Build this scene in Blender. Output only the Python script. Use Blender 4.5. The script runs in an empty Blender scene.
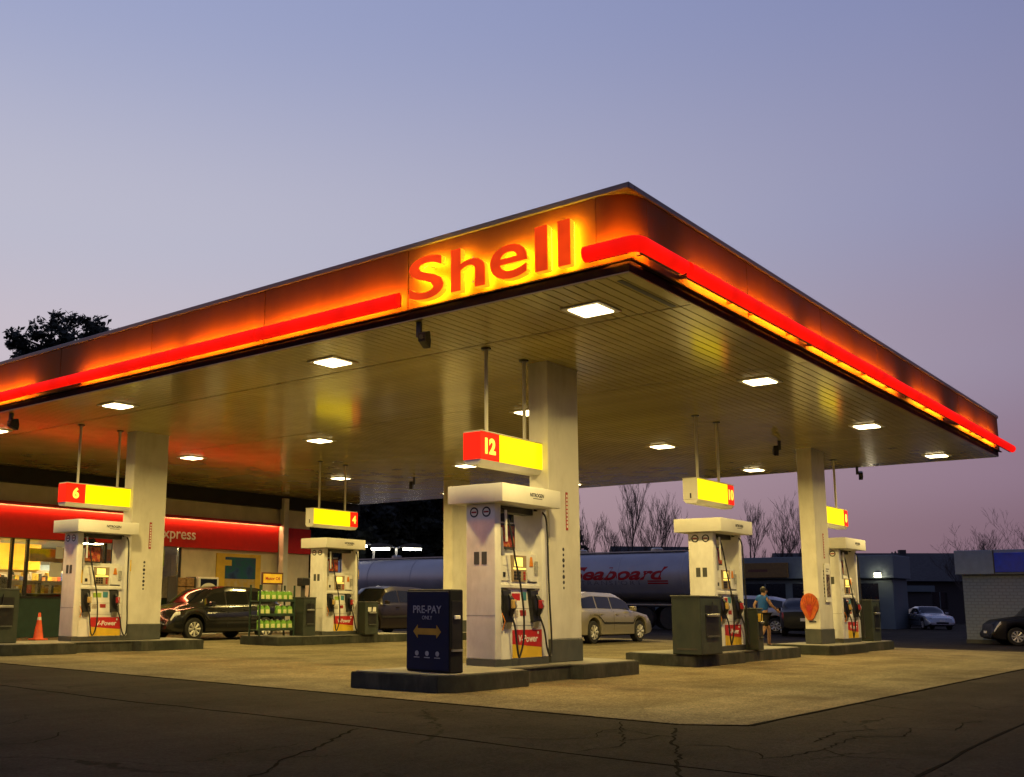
import bpy, bmesh, math, random
from mathutils import Vector, Matrix
R = math.radians
random.seed(7)
scene = bpy.context.scene
COL = scene.collection

# ------------------------------------------------------------------ camera
cam_data = bpy.data.cameras.new('camera')
cam = bpy.data.objects.new('camera', cam_data)
COL.objects.link(cam)
cam_data.sensor_width = 36
cam_data.lens = 1025.861 * 36 / 1024
cam_data.shift_x = 0.10377
cam_data.shift_y = 0.03685
cam_data.clip_start = 0.1
cam_data.clip_end = 2000
right = Vector((0.6534316, -0.7569278, 0.0093519))
up = Vector((-0.1341620, -0.1036414, 0.9855247))
fwd = Vector((0.7450018, 0.6452277, 0.1692736))
m = Matrix((right, up, -fwd)).transposed().to_4x4()
m.translation = Vector((-10.2551, -5.4837, 1.1))
cam.matrix_world = m
scene.camera = cam

# ------------------------------------------------------------------ dusk sky
world = bpy.data.worlds.new('World')
scene.world = world
world.use_nodes = True
wt = world.node_tree
wt.nodes.clear()
def wn(t): return wt.nodes.new(t)
w_out = wn('ShaderNodeOutputWorld'); w_bg = wn('ShaderNodeBackground')
w_tc = wn('ShaderNodeTexCoord'); w_sep = wn('ShaderNodeSeparateXYZ')
wt.links.new(w_tc.outputs['Generated'], w_sep.inputs[0])
def ramp(stops):
    r = wn('ShaderNodeValToRGB'); e = r.color_ramp.elements
    r.color_ramp.interpolation = 'EASE'
    while len(e) > 1: e.remove(e[-1])
    e[0].position = stops[0][0]; e[0].color = (*stops[0][1], 1)
    for pos, c in stops[1:]:
        k = e.new(pos); k.color = (*c, 1)
    wt.links.new(w_sep.outputs['Z'], r.inputs[0])
    return r
# towards the afterglow / away from it; position = sine of the elevation
glow = ramp([(0.0, (.40, .24, .27)), (.10, (.50, .35, .38)), (.22, (.61, .535, .60)), (.34, (.535, .53, .645)), (.55, (.36, .405, .625)), (1.0, (.13, .16, .33))])
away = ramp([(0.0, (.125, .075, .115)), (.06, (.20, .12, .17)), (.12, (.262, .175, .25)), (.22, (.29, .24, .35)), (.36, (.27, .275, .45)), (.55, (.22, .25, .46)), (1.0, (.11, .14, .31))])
w_dot = wn('ShaderNodeVectorMath'); w_dot.operation = 'DOT_PRODUCT'
GLOW_AZ = R(80)
w_dot.inputs[1].default_value = (math.cos(GLOW_AZ), math.sin(GLOW_AZ), 0)
wt.links.new(w_tc.outputs['Generated'], w_dot.inputs[0])
w_mr = wn('ShaderNodeMapRange'); w_mr.interpolation_type = 'SMOOTHSTEP'
w_mr.inputs['From Min'].default_value = .15; w_mr.inputs['From Max'].default_value = 1.0
wt.links.new(w_dot.outputs['Value'], w_mr.inputs['Value'])
w_mix = wn('ShaderNodeMix'); w_mix.data_type = 'RGBA'
wt.links.new(w_mr.outputs[0], w_mix.inputs['Factor'])
wt.links.new(away.outputs[0], w_mix.inputs['A']); wt.links.new(glow.outputs[0], w_mix.inputs['B'])
w_sky = wn('ShaderNodeTexSky'); w_sky.sky_type = 'NISHITA'; w_sky.sun_disc = False
w_sky.sun_elevation = R(-3); w_sky.sun_rotation = R(90) - GLOW_AZ
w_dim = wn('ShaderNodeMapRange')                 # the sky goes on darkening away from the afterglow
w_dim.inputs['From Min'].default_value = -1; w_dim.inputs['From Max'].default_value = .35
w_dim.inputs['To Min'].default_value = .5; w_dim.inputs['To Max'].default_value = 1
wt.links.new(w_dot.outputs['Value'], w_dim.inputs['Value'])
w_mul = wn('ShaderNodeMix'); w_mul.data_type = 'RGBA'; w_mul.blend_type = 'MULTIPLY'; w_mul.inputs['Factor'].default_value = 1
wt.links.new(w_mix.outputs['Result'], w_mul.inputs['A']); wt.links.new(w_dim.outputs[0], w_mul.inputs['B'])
w_add = wn('ShaderNodeMix'); w_add.data_type = 'RGBA'; w_add.blend_type = 'ADD'
w_add.inputs['Factor'].default_value = 0.05
wt.links.new(w_mul.outputs['Result'], w_add.inputs['A']); wt.links.new(w_sky.outputs[0], w_add.inputs['B'])
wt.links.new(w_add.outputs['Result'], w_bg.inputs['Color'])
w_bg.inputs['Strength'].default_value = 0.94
wt.links.new(w_bg.outputs[0], w_out.inputs[0])

scene.view_settings.view_transform = 'Standard'
scene.view_settings.look = 'None'
scene.view_settings.gamma = 1
scene.view_settings.exposure = 0
scene.render.engine = 'CYCLES'
scene.cycles.use_denoising = True
scene.cycles.max_bounces = 6
scene.cycles.diffuse_bounces = 3
scene.cycles.glossy_bounces = 3
scene.cycles.transmission_bounces = 4
scene.cycles.transparent_max_bounces = 8
scene.cycles.sample_clamp_indirect = 4
scene.cycles.caustics_reflective = False
scene.cycles.caustics_refractive = False

# ------------------------------------------------------------------ materials
MATS = {}
def mat(name, col, rough=.6, metal=0., var=.18, scale=6., bump=0., bscale=60., coat=0., spec=.5, dirt=0., dirtcol=(.05, .045, .035)):
    """procedural paint / metal / concrete: mottled colour, uneven gloss, fine relief, optional grime with its own shape"""
    if name in MATS: return MATS[name]
    M = bpy.data.materials.new(name); M.use_nodes = True
    t = M.node_tree; b = t.nodes['Principled BSDF']
    b.inputs['Metallic'].default_value = metal
    b.inputs['Specular IOR Level'].default_value = spec
    if coat: b.inputs['Coat Weight'].default_value = coat; b.inputs['Coat Roughness'].default_value = .06
    tc = t.nodes.new('ShaderNodeTexCoord')
    n = t.nodes.new('ShaderNodeTexNoise'); n.inputs['Scale'].default_value = scale; n.inputs['Detail'].default_value = 6
    t.links.new(tc.outputs['Object'], n.inputs['Vector'])
    mr = t.nodes.new('ShaderNodeMapRange')
    mr.inputs['From Min'].default_value = .3; mr.inputs['From Max'].default_value = .7
    mr.inputs['To Min'].default_value = 1 - var; mr.inputs['To Max'].default_value = 1 + var
    t.links.new(n.outputs[0], mr.inputs['Value'])
    mx = t.nodes.new('ShaderNodeMix'); mx.data_type = 'RGBA'; mx.blend_type = 'MULTIPLY'; mx.inputs['Factor'].default_value = 1
    mx.inputs['A'].default_value = (*col, 1)
    t.links.new(mr.outputs[0], mx.inputs['B'])
    out = mx.outputs['Result']
    if dirt:
        n2 = t.nodes.new('ShaderNodeTexNoise'); n2.inputs['Scale'].default_value = scale * .45; n2.inputs['Detail'].default_value = 8; n2.inputs['Roughness'].default_value = .7
        mp = t.nodes.new('ShaderNodeMapping'); mp.inputs['Scale'].default_value = (1, 1, .35); mp.inputs['Location'].default_value = (3, 7, 1)
        t.links.new(tc.outputs['Object'], mp.inputs[0]); t.links.new(mp.outputs[0], n2.inputs['Vector'])
        m2 = t.nodes.new('ShaderNodeMapRange'); m2.inputs['From Min'].default_value = .48; m2.inputs['From Max'].default_value = .72; m2.inputs['To Max'].default_value = dirt
        t.links.new(n2.outputs[0], m2.inputs['Value'])
        dm = t.nodes.new('ShaderNodeMix'); dm.data_type = 'RGBA'; dm.inputs['B'].default_value = (*dirtcol, 1)
        t.links.new(m2.outputs[0], dm.inputs['Factor']); t.links.new(out, dm.inputs['A']); out = dm.outputs['Result']
    t.links.new(out, b.inputs['Base Color'])
    rr = t.nodes.new('ShaderNodeMapRange')
    rr.inputs['From Min'].default_value = .3; rr.inputs['From Max'].default_value = .7
    rr.inputs['To Min'].default_value = max(.02, rough * .85); rr.inputs['To Max'].default_value = min(1, rough * 1.15)
    t.links.new(n.outputs[0], rr.inputs['Value']); t.links.new(rr.outputs[0], b.inputs['Roughness'])
    if bump:
        n3 = t.nodes.new('ShaderNodeTexNoise'); n3.inputs['Scale'].default_value = bscale; n3.inputs['Detail'].default_value = 4
        t.links.new(tc.outputs['Object'], n3.inputs['Vector'])
        bp = t.nodes.new('ShaderNodeBump'); bp.inputs['Strength'].default_value = bump; bp.inputs['Distance'].default_value = .01
        t.links.new(n3.outputs[0], bp.inputs['Height']); t.links.new(bp.outputs[0], b.inputs['Normal'])
    MATS[name] = M
    return M

def emit(name, col, strength, base=None, rough=.35, var=.06):
    """a lit translucent lamp face, slightly uneven over its area"""
    if name in MATS: return MATS[name]
    M = bpy.data.materials.new(name); M.use_nodes = True
    t = M.node_tree; b = t.nodes['Principled BSDF']
    b.inputs['Base Color'].default_value = (*(base or col), 1); b.inputs['Roughness'].default_value = rough
    b.inputs['Emission Color'].default_value = (*col, 1); b.inputs['Specular IOR Level'].default_value = .12
    tc = t.nodes.new('ShaderNodeTexCoord'); n = t.nodes.new('ShaderNodeTexNoise'); n.inputs['Scale'].default_value = 2.5
    t.links.new(tc.outputs['Object'], n.inputs['Vector'])
    mr = t.nodes.new('ShaderNodeMapRange'); mr.inputs['From Min'].default_value = .3; mr.inputs['From Max'].default_value = .7
    mr.inputs['To Min'].default_value = strength * (1 - var); mr.inputs['To Max'].default_value = strength * (1 + var)
    t.links.new(n.outputs[0], mr.inputs['Value']); t.links.new(mr.outputs[0], b.inputs['Emission Strength'])
    MATS[name] = M
    return M

def glass(name, tint=(1, 1, 1), refl=.1):
    if name in MATS: return MATS[name]
    M = bpy.data.materials.new(name); M.use_nodes = True
    t = M.node_tree; t.nodes.clear()
    o = t.nodes.new('ShaderNodeOutputMaterial'); mx = t.nodes.new('ShaderNodeMixShader')
    tr = t.nodes.new('ShaderNodeBsdfTransparent'); tr.inputs[0].default_value = (*tint, 1)
    gl = t.nodes.new('ShaderNodeBsdfGlossy'); gl.inputs['Roughness'].default_value = .03
    fr = t.nodes.new('ShaderNodeFresnel'); fr.inputs[0].default_value = 1.5
    t.links.new(fr.outputs[0], mx.inputs[0]); t.links.new(tr.outputs[0], mx.inputs[1]); t.links.new(gl.outputs[0], mx.inputs[2])
    t.links.new(mx.outputs[0], o.inputs[0])
    MATS[name] = M
    return M

def ground_mat(name, base, base2, crack=0., scale=.35, joints=()):
    M = bpy.data.materials.new(name); M.use_nodes = True
    t = M.node_tree; b = t.nodes['Principled BSDF']; L = t.links.new
    tc = t.nodes.new('ShaderNodeTexCoord')
    def noise(s, d=6, r=.6):
        n = t.nodes.new('ShaderNodeTexNoise'); n.inputs['Scale'].default_value = s; n.inputs['Detail'].default_value = d; n.inputs['Roughness'].default_value = r
        L(tc.outputs['Object'], n.inputs['Vector']); return n
    def rng(src, a, c, lo=0., hi=1.):
        q = t.nodes.new('ShaderNodeMapRange'); q.inputs['From Min'].default_value = a; q.inputs['From Max'].default_value = c
        q.inputs['To Min'].default_value = lo; q.inputs['To Max'].default_value = hi; L(src, q.inputs['Value']); return q.outputs[0]
    def mix(f, a, c, mode='MIX'):
        q = t.nodes.new('ShaderNodeMix'); q.data_type = 'RGBA'; q.blend_type = mode
        if isinstance(f, float): q.inputs['Factor'].default_value = f
        else: L(f, q.inputs['Factor'])
        if isinstance(a, tuple): q.inputs['A'].default_value = (*a, 1)
        else: L(a, q.inputs['A'])
        if isinstance(c, tuple): q.inputs['B'].default_value = (*c, 1)
        else: L(c, q.inputs['B'])
        return q.outputs['Result']
    big = noise(scale, 8, .65); mid = noise(3.1, 8, .7); fine = noise(38, 5, .8)
    c = mix(rng(big.outputs[0], .35, .65), base, base2)
    c = mix(.6, c, rng_c(t, L, mid.outputs[0], .3, .7, .72, 1.28), 'MULTIPLY')
    c = mix(.85, c, rng_c(t, L, fine.outputs[0], .32, .68, .35, 1.65), 'MULTIPLY')
    mpl = t.nodes.new('ShaderNodeMapping'); mpl.inputs['Scale'].default_value = (.10, 1.5, 1)
    L(tc.outputs['Object'], mpl.inputs[0]); ln_ = t.nodes.new('ShaderNodeTexNoise'); ln_.inputs['Scale'].default_value = 1; ln_.inputs['Detail'].default_value = 7; ln_.inputs['Roughness'].default_value = .65
    L(mpl.outputs[0], ln_.inputs['Vector'])
    c = mix(.8, c, rng_c(t, L, ln_.outputs[0], .35, .65, .78, 1.18), 'MULTIPLY')
    agg = noise(11, 7, .95)
    c = mix(.9, c, rng_c(t, L, agg.outputs[0], .33, .67, .45, 1.55), 'MULTIPLY')
    h = fine.outputs[0]
    if crack:
        # long meandering cracks: edges of big distorted voronoi cells, kept only in patches
        wob = noise(.9, 5, .6)
        va = t.nodes.new('ShaderNodeVectorMath'); va.operation = 'MULTIPLY_ADD'; va.inputs[1].default_value = (1.1, 1.1, 0)
        L(wob.outputs['Color'], va.inputs[0]); L(tc.outputs['Object'], va.inputs[2])
        cm = None
        for sc, wd, lo, sd in ((.22, .0045, .0, 0), (.9, .008, .53, 5)):
            vo = t.nodes.new('ShaderNodeTexVoronoi'); vo.feature = 'DISTANCE_TO_EDGE'; vo.inputs['Scale'].default_value = sc
            L(va.outputs[0], vo.inputs['Vector'])
            line = rng(vo.outputs['Distance'], wd * .4, wd, 1., 0.)
            pn = noise(.33 + sd * .03, 3, .5)
            ms = rng(pn.outputs[0], .47 if lo == 0 else lo, .56 if lo == 0 else lo + .06)
            mu = t.nodes.new('ShaderNodeMath'); mu.operation = 'MULTIPLY'; L(line, mu.inputs[0]); L(ms, mu.inputs[1])
            if cm is None: cm = mu.outputs[0]
            else:
                mm = t.nodes.new('ShaderNodeMath'); mm.operation = 'MAXIMUM'; L(cm, mm.inputs[0]); L(mu.outputs[0], mm.inputs[1]); cm = mm.outputs[0]
        f2 = t.nodes.new('ShaderNodeMath'); f2.operation = 'MULTIPLY'; f2.inputs[1].default_value = crack; L(cm, f2.inputs[0])
        c = mix(f2.outputs[0], c, (.008, .007, .006))
    # oil drips and old stains, round and scattered
    vs = t.nodes.new('ShaderNodeTexVoronoi'); vs.inputs['Scale'].default_value = .8; vs.inputs['Randomness'].default_value = 1
    dn = noise(2.3, 5, .65)
    vv = t.nodes.new('ShaderNodeVectorMath'); vv.operation = 'MULTIPLY_ADD'; vv.inputs[1].default_value = (.5, .5, 0)
    L(dn.outputs['Color'], vv.inputs[0]); L(tc.outputs['Object'], vv.inputs[2]); L(vv.outputs[0], vs.inputs['Vector'])
    st = rng(vs.outputs['Distance'], .08, .45, .62, 0.)
    pm = t.nodes.new('ShaderNodeMath'); pm.operation = 'MULTIPLY'; L(st, pm.inputs[0]); L(rng(big.outputs[0], .38, .55), pm.inputs[1])
    c = mix(pm.outputs[0], c, (base[0] * .35, base[1] * .33, base[2] * .32))
    L(c, b.inputs['Base Color'])
    L(rng(mid.outputs[0], .3, .7, .78, .98), b.inputs['Roughness'])
    b.inputs['Specular IOR Level'].default_value = .05
    bp = t.nodes.new('ShaderNodeBump'); bp.inputs['Strength'].default_value = .55; bp.inputs['Distance'].default_value = .012
    L(h, bp.inputs['Height']); L(bp.outputs[0], b.inputs['Normal'])
    return M
def rng_c(t, L, src, a, c, lo, hi):
    q = t.nodes.new('ShaderNodeMapRange'); q.inputs['From Min'].default_value = a; q.inputs['From Max'].default_value = c
    q.inputs['To Min'].default_value = lo; q.inputs['To Max'].default_value = hi; L(src, q.inputs['Value'])
    return q.outputs[0]

def block_mat(name, c1, c2, mortar, sx, sy):
    M = bpy.data.materials.new(name); M.use_nodes = True
    t = M.node_tree; b = t.nodes['Principled BSDF']
    tc = t.nodes.new('ShaderNodeTexCoord'); mp = t.nodes.new('ShaderNodeMapping'); mp.inputs['Rotation'].default_value = (R(90), 0, R(90))
    br = t.nodes.new('ShaderNodeTexBrick'); br.inputs['Scale'].default_value = 1; br.inputs['Brick Width'].default_value = sx; br.inputs['Row Height'].default_value = sy
    br.inputs['Mortar Size'].default_value = .012; br.inputs['Color1'].default_value = (*c1, 1); br.inputs['Color2'].default_value = (*c2, 1); br.inputs['Mortar'].default_value = (*mortar, 1)
    t.links.new(tc.outputs['Object'], mp.inputs[0]); 
    sp = t.nodes.new('ShaderNodeSeparateXYZ'); cb = t.nodes.new('ShaderNodeCombineXYZ')
    t.links.new(tc.outputs['Object'], sp.inputs[0]); t.links.new(sp.outputs['Y'], cb.inputs['X']); t.links.new(sp.outputs['Z'], cb.inputs['Y'])
    t.links.new(cb.outputs[0], br.inputs['Vector']); t.links.new(br.outputs['Color'], b.inputs['Base Color'])
    b.inputs['Roughness'].default_value = .8
    bp = t.nodes.new('ShaderNodeBump'); bp.inputs['Strength'].default_value = .6; bp.inputs['Distance'].default_value = .02; bp.invert = True
    t.links.new(br.outputs['Fac'], bp.inputs['Height']); t.links.new(bp.outputs[0], b.inputs['Normal'])
    MATS[name] = M
    return M

cream = mat('cream_paint', (.68, .655, .57), .42, var=.06, scale=3, dirt=.45, dirtcol=(.36, .32, .24), bump=.04, bscale=25)
white = mat('pump_white', (.76, .75, .71), .35, var=.06, scale=5, dirt=.42, dirtcol=(.36, .33, .28))
capw = mat('cap_white', (.74, .73, .68), .38, var=.04, scale=4, dirt=.2, dirtcol=(.35, .31, .25))
soffm = mat('soffit_enamel', (.50, .425, .135), .15, var=.10, scale=1.5, dirt=.4, dirtcol=(.33, .27, .085), spec=1.0)
joint = mat('joint_dark', (.05, .045, .035), .6)
blk = mat('black_plastic', (.012, .012, .013), .38, var=.2)
rub = mat('black_rubber', (.015, .015, .015), .55)
dgrey = mat('plinth_grey', (.055, .06, .055), .55, dirt=.4, dirtcol=(.12, .11, .09))
kerb = mat('kerb_paint', (.034, .038, .030), .75, var=.35, scale=5, bump=.4, dirt=.75, dirtcol=(.105, .098, .078), spec=.2)
ktop = mat('island_top', (.17, .165, .145), .8, var=.2, scale=3, bump=.3, dirt=.5, dirtcol=(.06, .055, .045))
steel = mat('galv_steel', (.42, .42, .40), .38, metal=.85, var=.12)
rodm = mat('rod_paint', (.62, .59, .50), .45, var=.05)
fasc = mat('fascia_paint', (.17, .062, .010), .65, var=.12, scale=2, dirt=.35, dirtcol=(.07, .025, .006), spec=.1)
capm = mat('roof_cap_grey', (.10, .10, .115), .45, var=.1)
trimr = mat('fascia_trim', (.11, .035, .02), .5, var=.15)
lipm = mat('lip_dark', (.020, .005, .003), .7, var=.2, spec=.2)
binm = mat('bin_green_grey', (.026, .036, .026), .5, var=.15, dirt=.3, dirtcol=(.07, .065, .05))
redp = mat('red_panel', (.50, .018, .020), .4, var=.08)
yelp = mat('yellow_panel', (.72, .46, .03), .4, var=.08)
whp = mat('white_print', (.78, .77, .72), .5, var=.03)
blup = mat('dark_blue_panel', (.003, .007, .036), .55, var=.15, spec=.2)
inkm = mat('dark_print', (.03, .03, .045), .6)
inkr = mat('red_print', (.35, .02, .02), .6)
orangem = mat('orange_tag', (.75, .25, .02), .5)
lamp_lens = emit('lamp_lens', (1.0, .80, .42), 9, base=(.9, .9, .85), var=.02)
sign_y = emit('sign_yellow', (1.0, .74, .0), 1.35, base=(.6, .45, .01), var=.05)
sign_r = emit('sign_red', (1.0, .012, .003), 1.0, base=(.5, .02, .01))
sign_num = emit('sign_number', (1.0, .66, .05), 1.1, base=(.8, .6, .2))
bar_red = emit('bar_red', (1.0, .006, .002), 1.0, base=(.25, .006, .004), rough=.7, var=.16)
back_or = emit('bar_backlight', (1.0, .24, .006), 265, base=(.8, .4, .1), var=.15)
let_red = emit('letter_face', (1.0, .055, .001), .85, base=(.22, .01, .004), var=.25)
let_yel = emit('letter_return', (1.0, .36, .008), 1.15, base=(.8, .5, .05), var=.2)
halo = emit('letter_halo', (1.0, .50, .010), 88, base=(.8, .5, .05), var=.1)
disp = emit('pump_display', (1.0, .80, .18), 1.1, var=.25)

ORD = ['first', 'second', 'third', 'fourth', 'fifth', 'sixth', 'seventh', 'eighth', 'ninth', 'tenth', 'eleventh', 'twelfth']
# ------------------------------------------------------------------ mesh helpers
class MB:
    def __init__(s): s.bm = bmesh.new()
    def box(s, x0, x1, y0, y1, z0, z1, bev=0., seg=2):
        vs = [s.bm.verts.new((x, y, z)) for x in (x0, x1) for y in (y0, y1) for z in (z0, z1)]
        fs = [s.bm.faces.new([vs[i] for i in f]) for f in ((0, 1, 3, 2), (4, 6, 7, 5), (0, 4, 5, 1), (2, 3, 7, 6), (0, 2, 6, 4), (1, 5, 7, 3))]
        if bev:
            es = list({e for f in fs for e in f.edges})
            bmesh.ops.bevel(s.bm, geom=es, offset=bev, segments=seg, affect='EDGES', profile=.5)
        return s
    def prism(s, poly, axis, a, b, bev=0.):
        """polygon extruded along an axis: axis 0 -> poly is (y,z), 1 -> (x,z), 2 -> (x,y)"""
        def P(u, v, w): return ((w, u, v), (u, w, v), (u, v, w))[axis]
        A = [s.bm.verts.new(P(u, v, a)) for u, v in poly]; B = [s.bm.verts.new(P(u, v, b)) for u, v in poly]
        n = len(poly); fs = [s.bm.faces.new(A), s.bm.faces.new(list(reversed(B)))]
        for i in range(n): fs.append(s.bm.faces.new((A[i], B[i], B[(i + 1) % n], A[(i + 1) % n])))
        if bev:
            es = list({e for f in fs for e in f.edges})
            bmesh.ops.bevel(s.bm, geom=es, offset=bev, segments=2, affect='EDGES')
        return s
    def quad(s, *ps):
        s.bm.faces.new([s.bm.verts.new(q) for q in ps]); return s
    def cyl(s, p0, p1, r0, r1=None, n=16):
        r1 = r0 if r1 is None else r1
        p0, p1 = Vector(p0), Vector(p1); d = (p1 - p0).normalized()
        a = d.orthogonal().normalized(); b = d.cross(a)
        A, B = [], []
        for i in range(n):
            c, q = math.cos(2 * math.pi * i / n), math.sin(2 * math.pi * i / n)
            A.append(s.bm.verts.new(p0 + (a * c + b * q) * r0)); B.append(s.bm.verts.new(p1 + (a * c + b * q) * r1))
        for i in range(n): s.bm.faces.new((A[i], A[(i + 1) % n], B[(i + 1) % n], B[i]))
        s.bm.faces.new(list(reversed(A))); s.bm.faces.new(B)
        return s
    def tube(s, pts, r, n=8, close=True):
        pts = [Vector(q) for q in pts]; rs = r if isinstance(r, (list, tuple)) else [r] * len(pts)
        prev = None; last = None
        for i, q in enumerate(pts):
            d = (pts[min(i + 1, len(pts) - 1)] - pts[max(i - 1, 0)]).normalized()
            if prev is None: a = d.orthogonal().normalized()
            else:
                a = prev - d * prev.dot(d)
                a = a.normalized() if a.length > 1e-6 else d.orthogonal().normalized()
            prev = a; b = d.cross(a)
            ring = [s.bm.verts.new(q + (a * math.cos(2 * math.pi * k / n) + b * math.sin(2 * math.pi * k / n)) * rs[i]) for k in range(n)]
            if last:
                for k in range(n): s.bm.faces.new((last[k], last[(k + 1) % n], ring[(k + 1) % n], ring[k]))
            elif close: s.bm.faces.new(list(reversed(ring)))
            last = ring
        if close: s.bm.faces.new(last)
        return s
    def lathe(s, prof, c=(0, 0, 0), n=20, axis=2):
        rings = []
        for r, h in prof:
            ring = []
            for k in range(n):
                u, v = r * math.cos(2 * math.pi * k / n), r * math.sin(2 * math.pi * k / n)
                q = ((h, u, v), (u, h, v), (u, v, h))[axis]
                ring.append(s.bm.verts.new((c[0] + q[0], c[1] + q[1], c[2] + q[2])))
            rings.append(ring)
        for A, B in zip(rings, rings[1:]):
            for k in range(n): s.bm.faces.new((A[k], A[(k + 1) % n], B[(k + 1) % n], B[k]))
        s.bm.faces.new(list(reversed(rings[0]))); s.bm.faces.new(rings[-1])
        return s
    def mesh(s, name, smooth=None):
        bmesh.ops.recalc_face_normals(s.bm, faces=s.bm.faces[:])
        me = bpy.data.meshes.new(name); s.bm.to_mesh(me); s.bm.free()
        if smooth:
            for p in me.polygons: p.use_smooth = True
            me.set_sharp_from_angle(angle=R(smooth))
        return me
    def build(s, name, material, parent=None, smooth=None):
        return link(name, s.mesh(name, smooth), material, parent)
def link(name, me, material=None, parent=None):
    o = bpy.data.objects.new(name, me); COL.objects.link(o)
    if material and me is not None and not me.materials: me.materials.append(material)
    if parent: o.parent = parent
    return o
def empty(name, loc=(0, 0, 0), rz=0):
    o = bpy.data.objects.new(name, None); COL.objects.link(o)
    o.location = loc; o.rotation_euler.z = rz; o.empty_display_size = .2
    return o
def tag(o, label=None, cat=None, group=None, kind=None):
    if label: o['label'] = label
    if cat: o['category'] = cat
    if group: o['group'] = group
    if kind: o['kind'] = kind
    return o
def copy_tree(o, parent=None):
    c = o.copy(); COL.objects.link(c); c.parent = parent
    for ch in list(o.children): copy_tree(ch, c)
    return c
FACE_Y = Matrix(((1, 0, 0), (0, 0, -1), (0, 1, 0))).to_4x4()        # reads on a face that looks towards -y
FACE_X = Matrix(((0, 0, -1), (-1, 0, 0), (0, 1, 0))).to_4x4()       # reads on a face that looks towards -x
def text(s, name, material, parent, frame, pos, height=None, width=None, depth=.006, bold=0., shear=0., center=True, space=1.):
    cu = bpy.data.curves.new(name, 'FONT'); cu.body = s; cu.size = 1; cu.extrude = .5; cu.offset = bold; cu.shear = shear; cu.space_character = space
    cu.resolution_u = 5
    t = bpy.data.objects.new(name, cu); COL.objects.link(t)
    dg = bpy.context.evaluated_depsgraph_get(); dg.update()
    me = bpy.data.meshes.new_from_object(t.evaluated_get(dg))
    bpy.data.objects.remove(t); bpy.data.curves.remove(cu)
    xs = [v.co.x for v in me.vertices]; ys = [v.co.y for v in me.vertices]
    x0, x1, y0, y1 = min(xs), max(xs), min(ys), max(ys)
    sy = height / (y1 - y0) if height else width / (x1 - x0)
    sx = width / (x1 - x0) if width else sy
    for v in me.vertices:
        q = Vector(((v.co.x - (x0 + x1) / 2 if center else v.co.x - x0) * sx, (v.co.y - (y0 + y1) / 2 if center else v.co.y - y0) * sy, (v.co.z + .5) * depth))
        v.co = frame @ q + Vector(pos)
    me.name = name
    me.materials.clear()
    return link(name, me, material, parent)

# ------------------------------------------------------------------ ground
asphalt = ground_mat('asphalt', (.0195, .0162, .0138), (.034, .0288, .0245), crack=1.)
concrete = ground_mat('concrete', (.100, .084, .052), (.165, .142, .094), scale=.5)
g = MB()
n = 24
for i in range(n):
    for j in range(n):
        x0, x1 = -150 + 600 * i / n, -150 + 600 * (i + 1) / n
        y0, y1 = -200 + 600 * j / n, -200 + 600 * (j + 1) / n
        g.quad((x0, y0, 0), (x1, y0, 0), (x1, y1, 0), (x0, y1, 0))
bmesh.ops.remove_doubles(g.bm, verts=g.bm.verts[:], dist=.001)
tag(g.build('ground', asphalt), kind='structure')
pad_poly = [(-1.07, 22.2), (-1.07, -.95), (-.68, -1.44), (20.2, -1.44), (20.2, 22.2)]
pad = MB().prism(pad_poly, 2, -.05, .006).build('concrete_pad', concrete)
tag(pad, kind='structure')
tar = mat('joint_sealant', (.0035, .003, .0028), .95, spec=.02)
for a, b in ((0, 1), (1, 2), (2, 3)):
    A, B = Vector((*pad_poly[a], 0)), Vector((*pad_poly[b], 0)); d = (B - A).normalized(); nn = Vector((d.y, -d.x, 0))
    if nn.dot(Vector((-1, -1, 0))) < 0: nn = -nn
    k = MB(); steps = max(2, int((B - A).length / .35)); rw = random.Random(a)
    P = []
    for i in range(steps + 1):
        c = A + (B - A) * i / steps
        P.append((c + nn * .001, c + nn * (.035 + rw.random() * .022)))
    for (p, q), (p2, q2) in zip(P, P[1:]): k.prism([(p.x, p.y), (q.x, q.y), (q2.x, q2.y), (p2.x, p2.y)], 2, -.02, .0045)
    k.build('joint_seal', tar, pad)
# old asphalt seam parallel to the pad edge
seam = MB(); rw = random.Random(4); P = []
for i in range(60):
    y = -9 + i * .55; P.append((-3.38 + .05 * math.sin(y * .9) + rw.uniform(-.03, .03), y, rw.uniform(.006, .02)))
for (x, y, w), (x2, y2, w2) in zip(P, P[1:]): seam.prism([(x - w, y), (x + w, y), (x2 + w2, y2), (x2 - w2, y2)], 2, -.02, .003)
tag(seam.build('pavement_seam', tar), kind='structure')
seam = MB(); P = []
for i in range(60):
    x = -6 + i * .6; P.append((x, -3.35 + .07 * x * .4 + rw.uniform(-.02, .02), rw.uniform(.008, .02)))
for (x, y, w), (x2, y2, w2) in zip(P, P[1:]): seam.prism([(x, y - w), (x2, y2 - w2), (x2, y2 + w2), (x, y + w)], 2, -.02, .003)
tag(seam.build('pavement_seam', tar), kind='structure')

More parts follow.
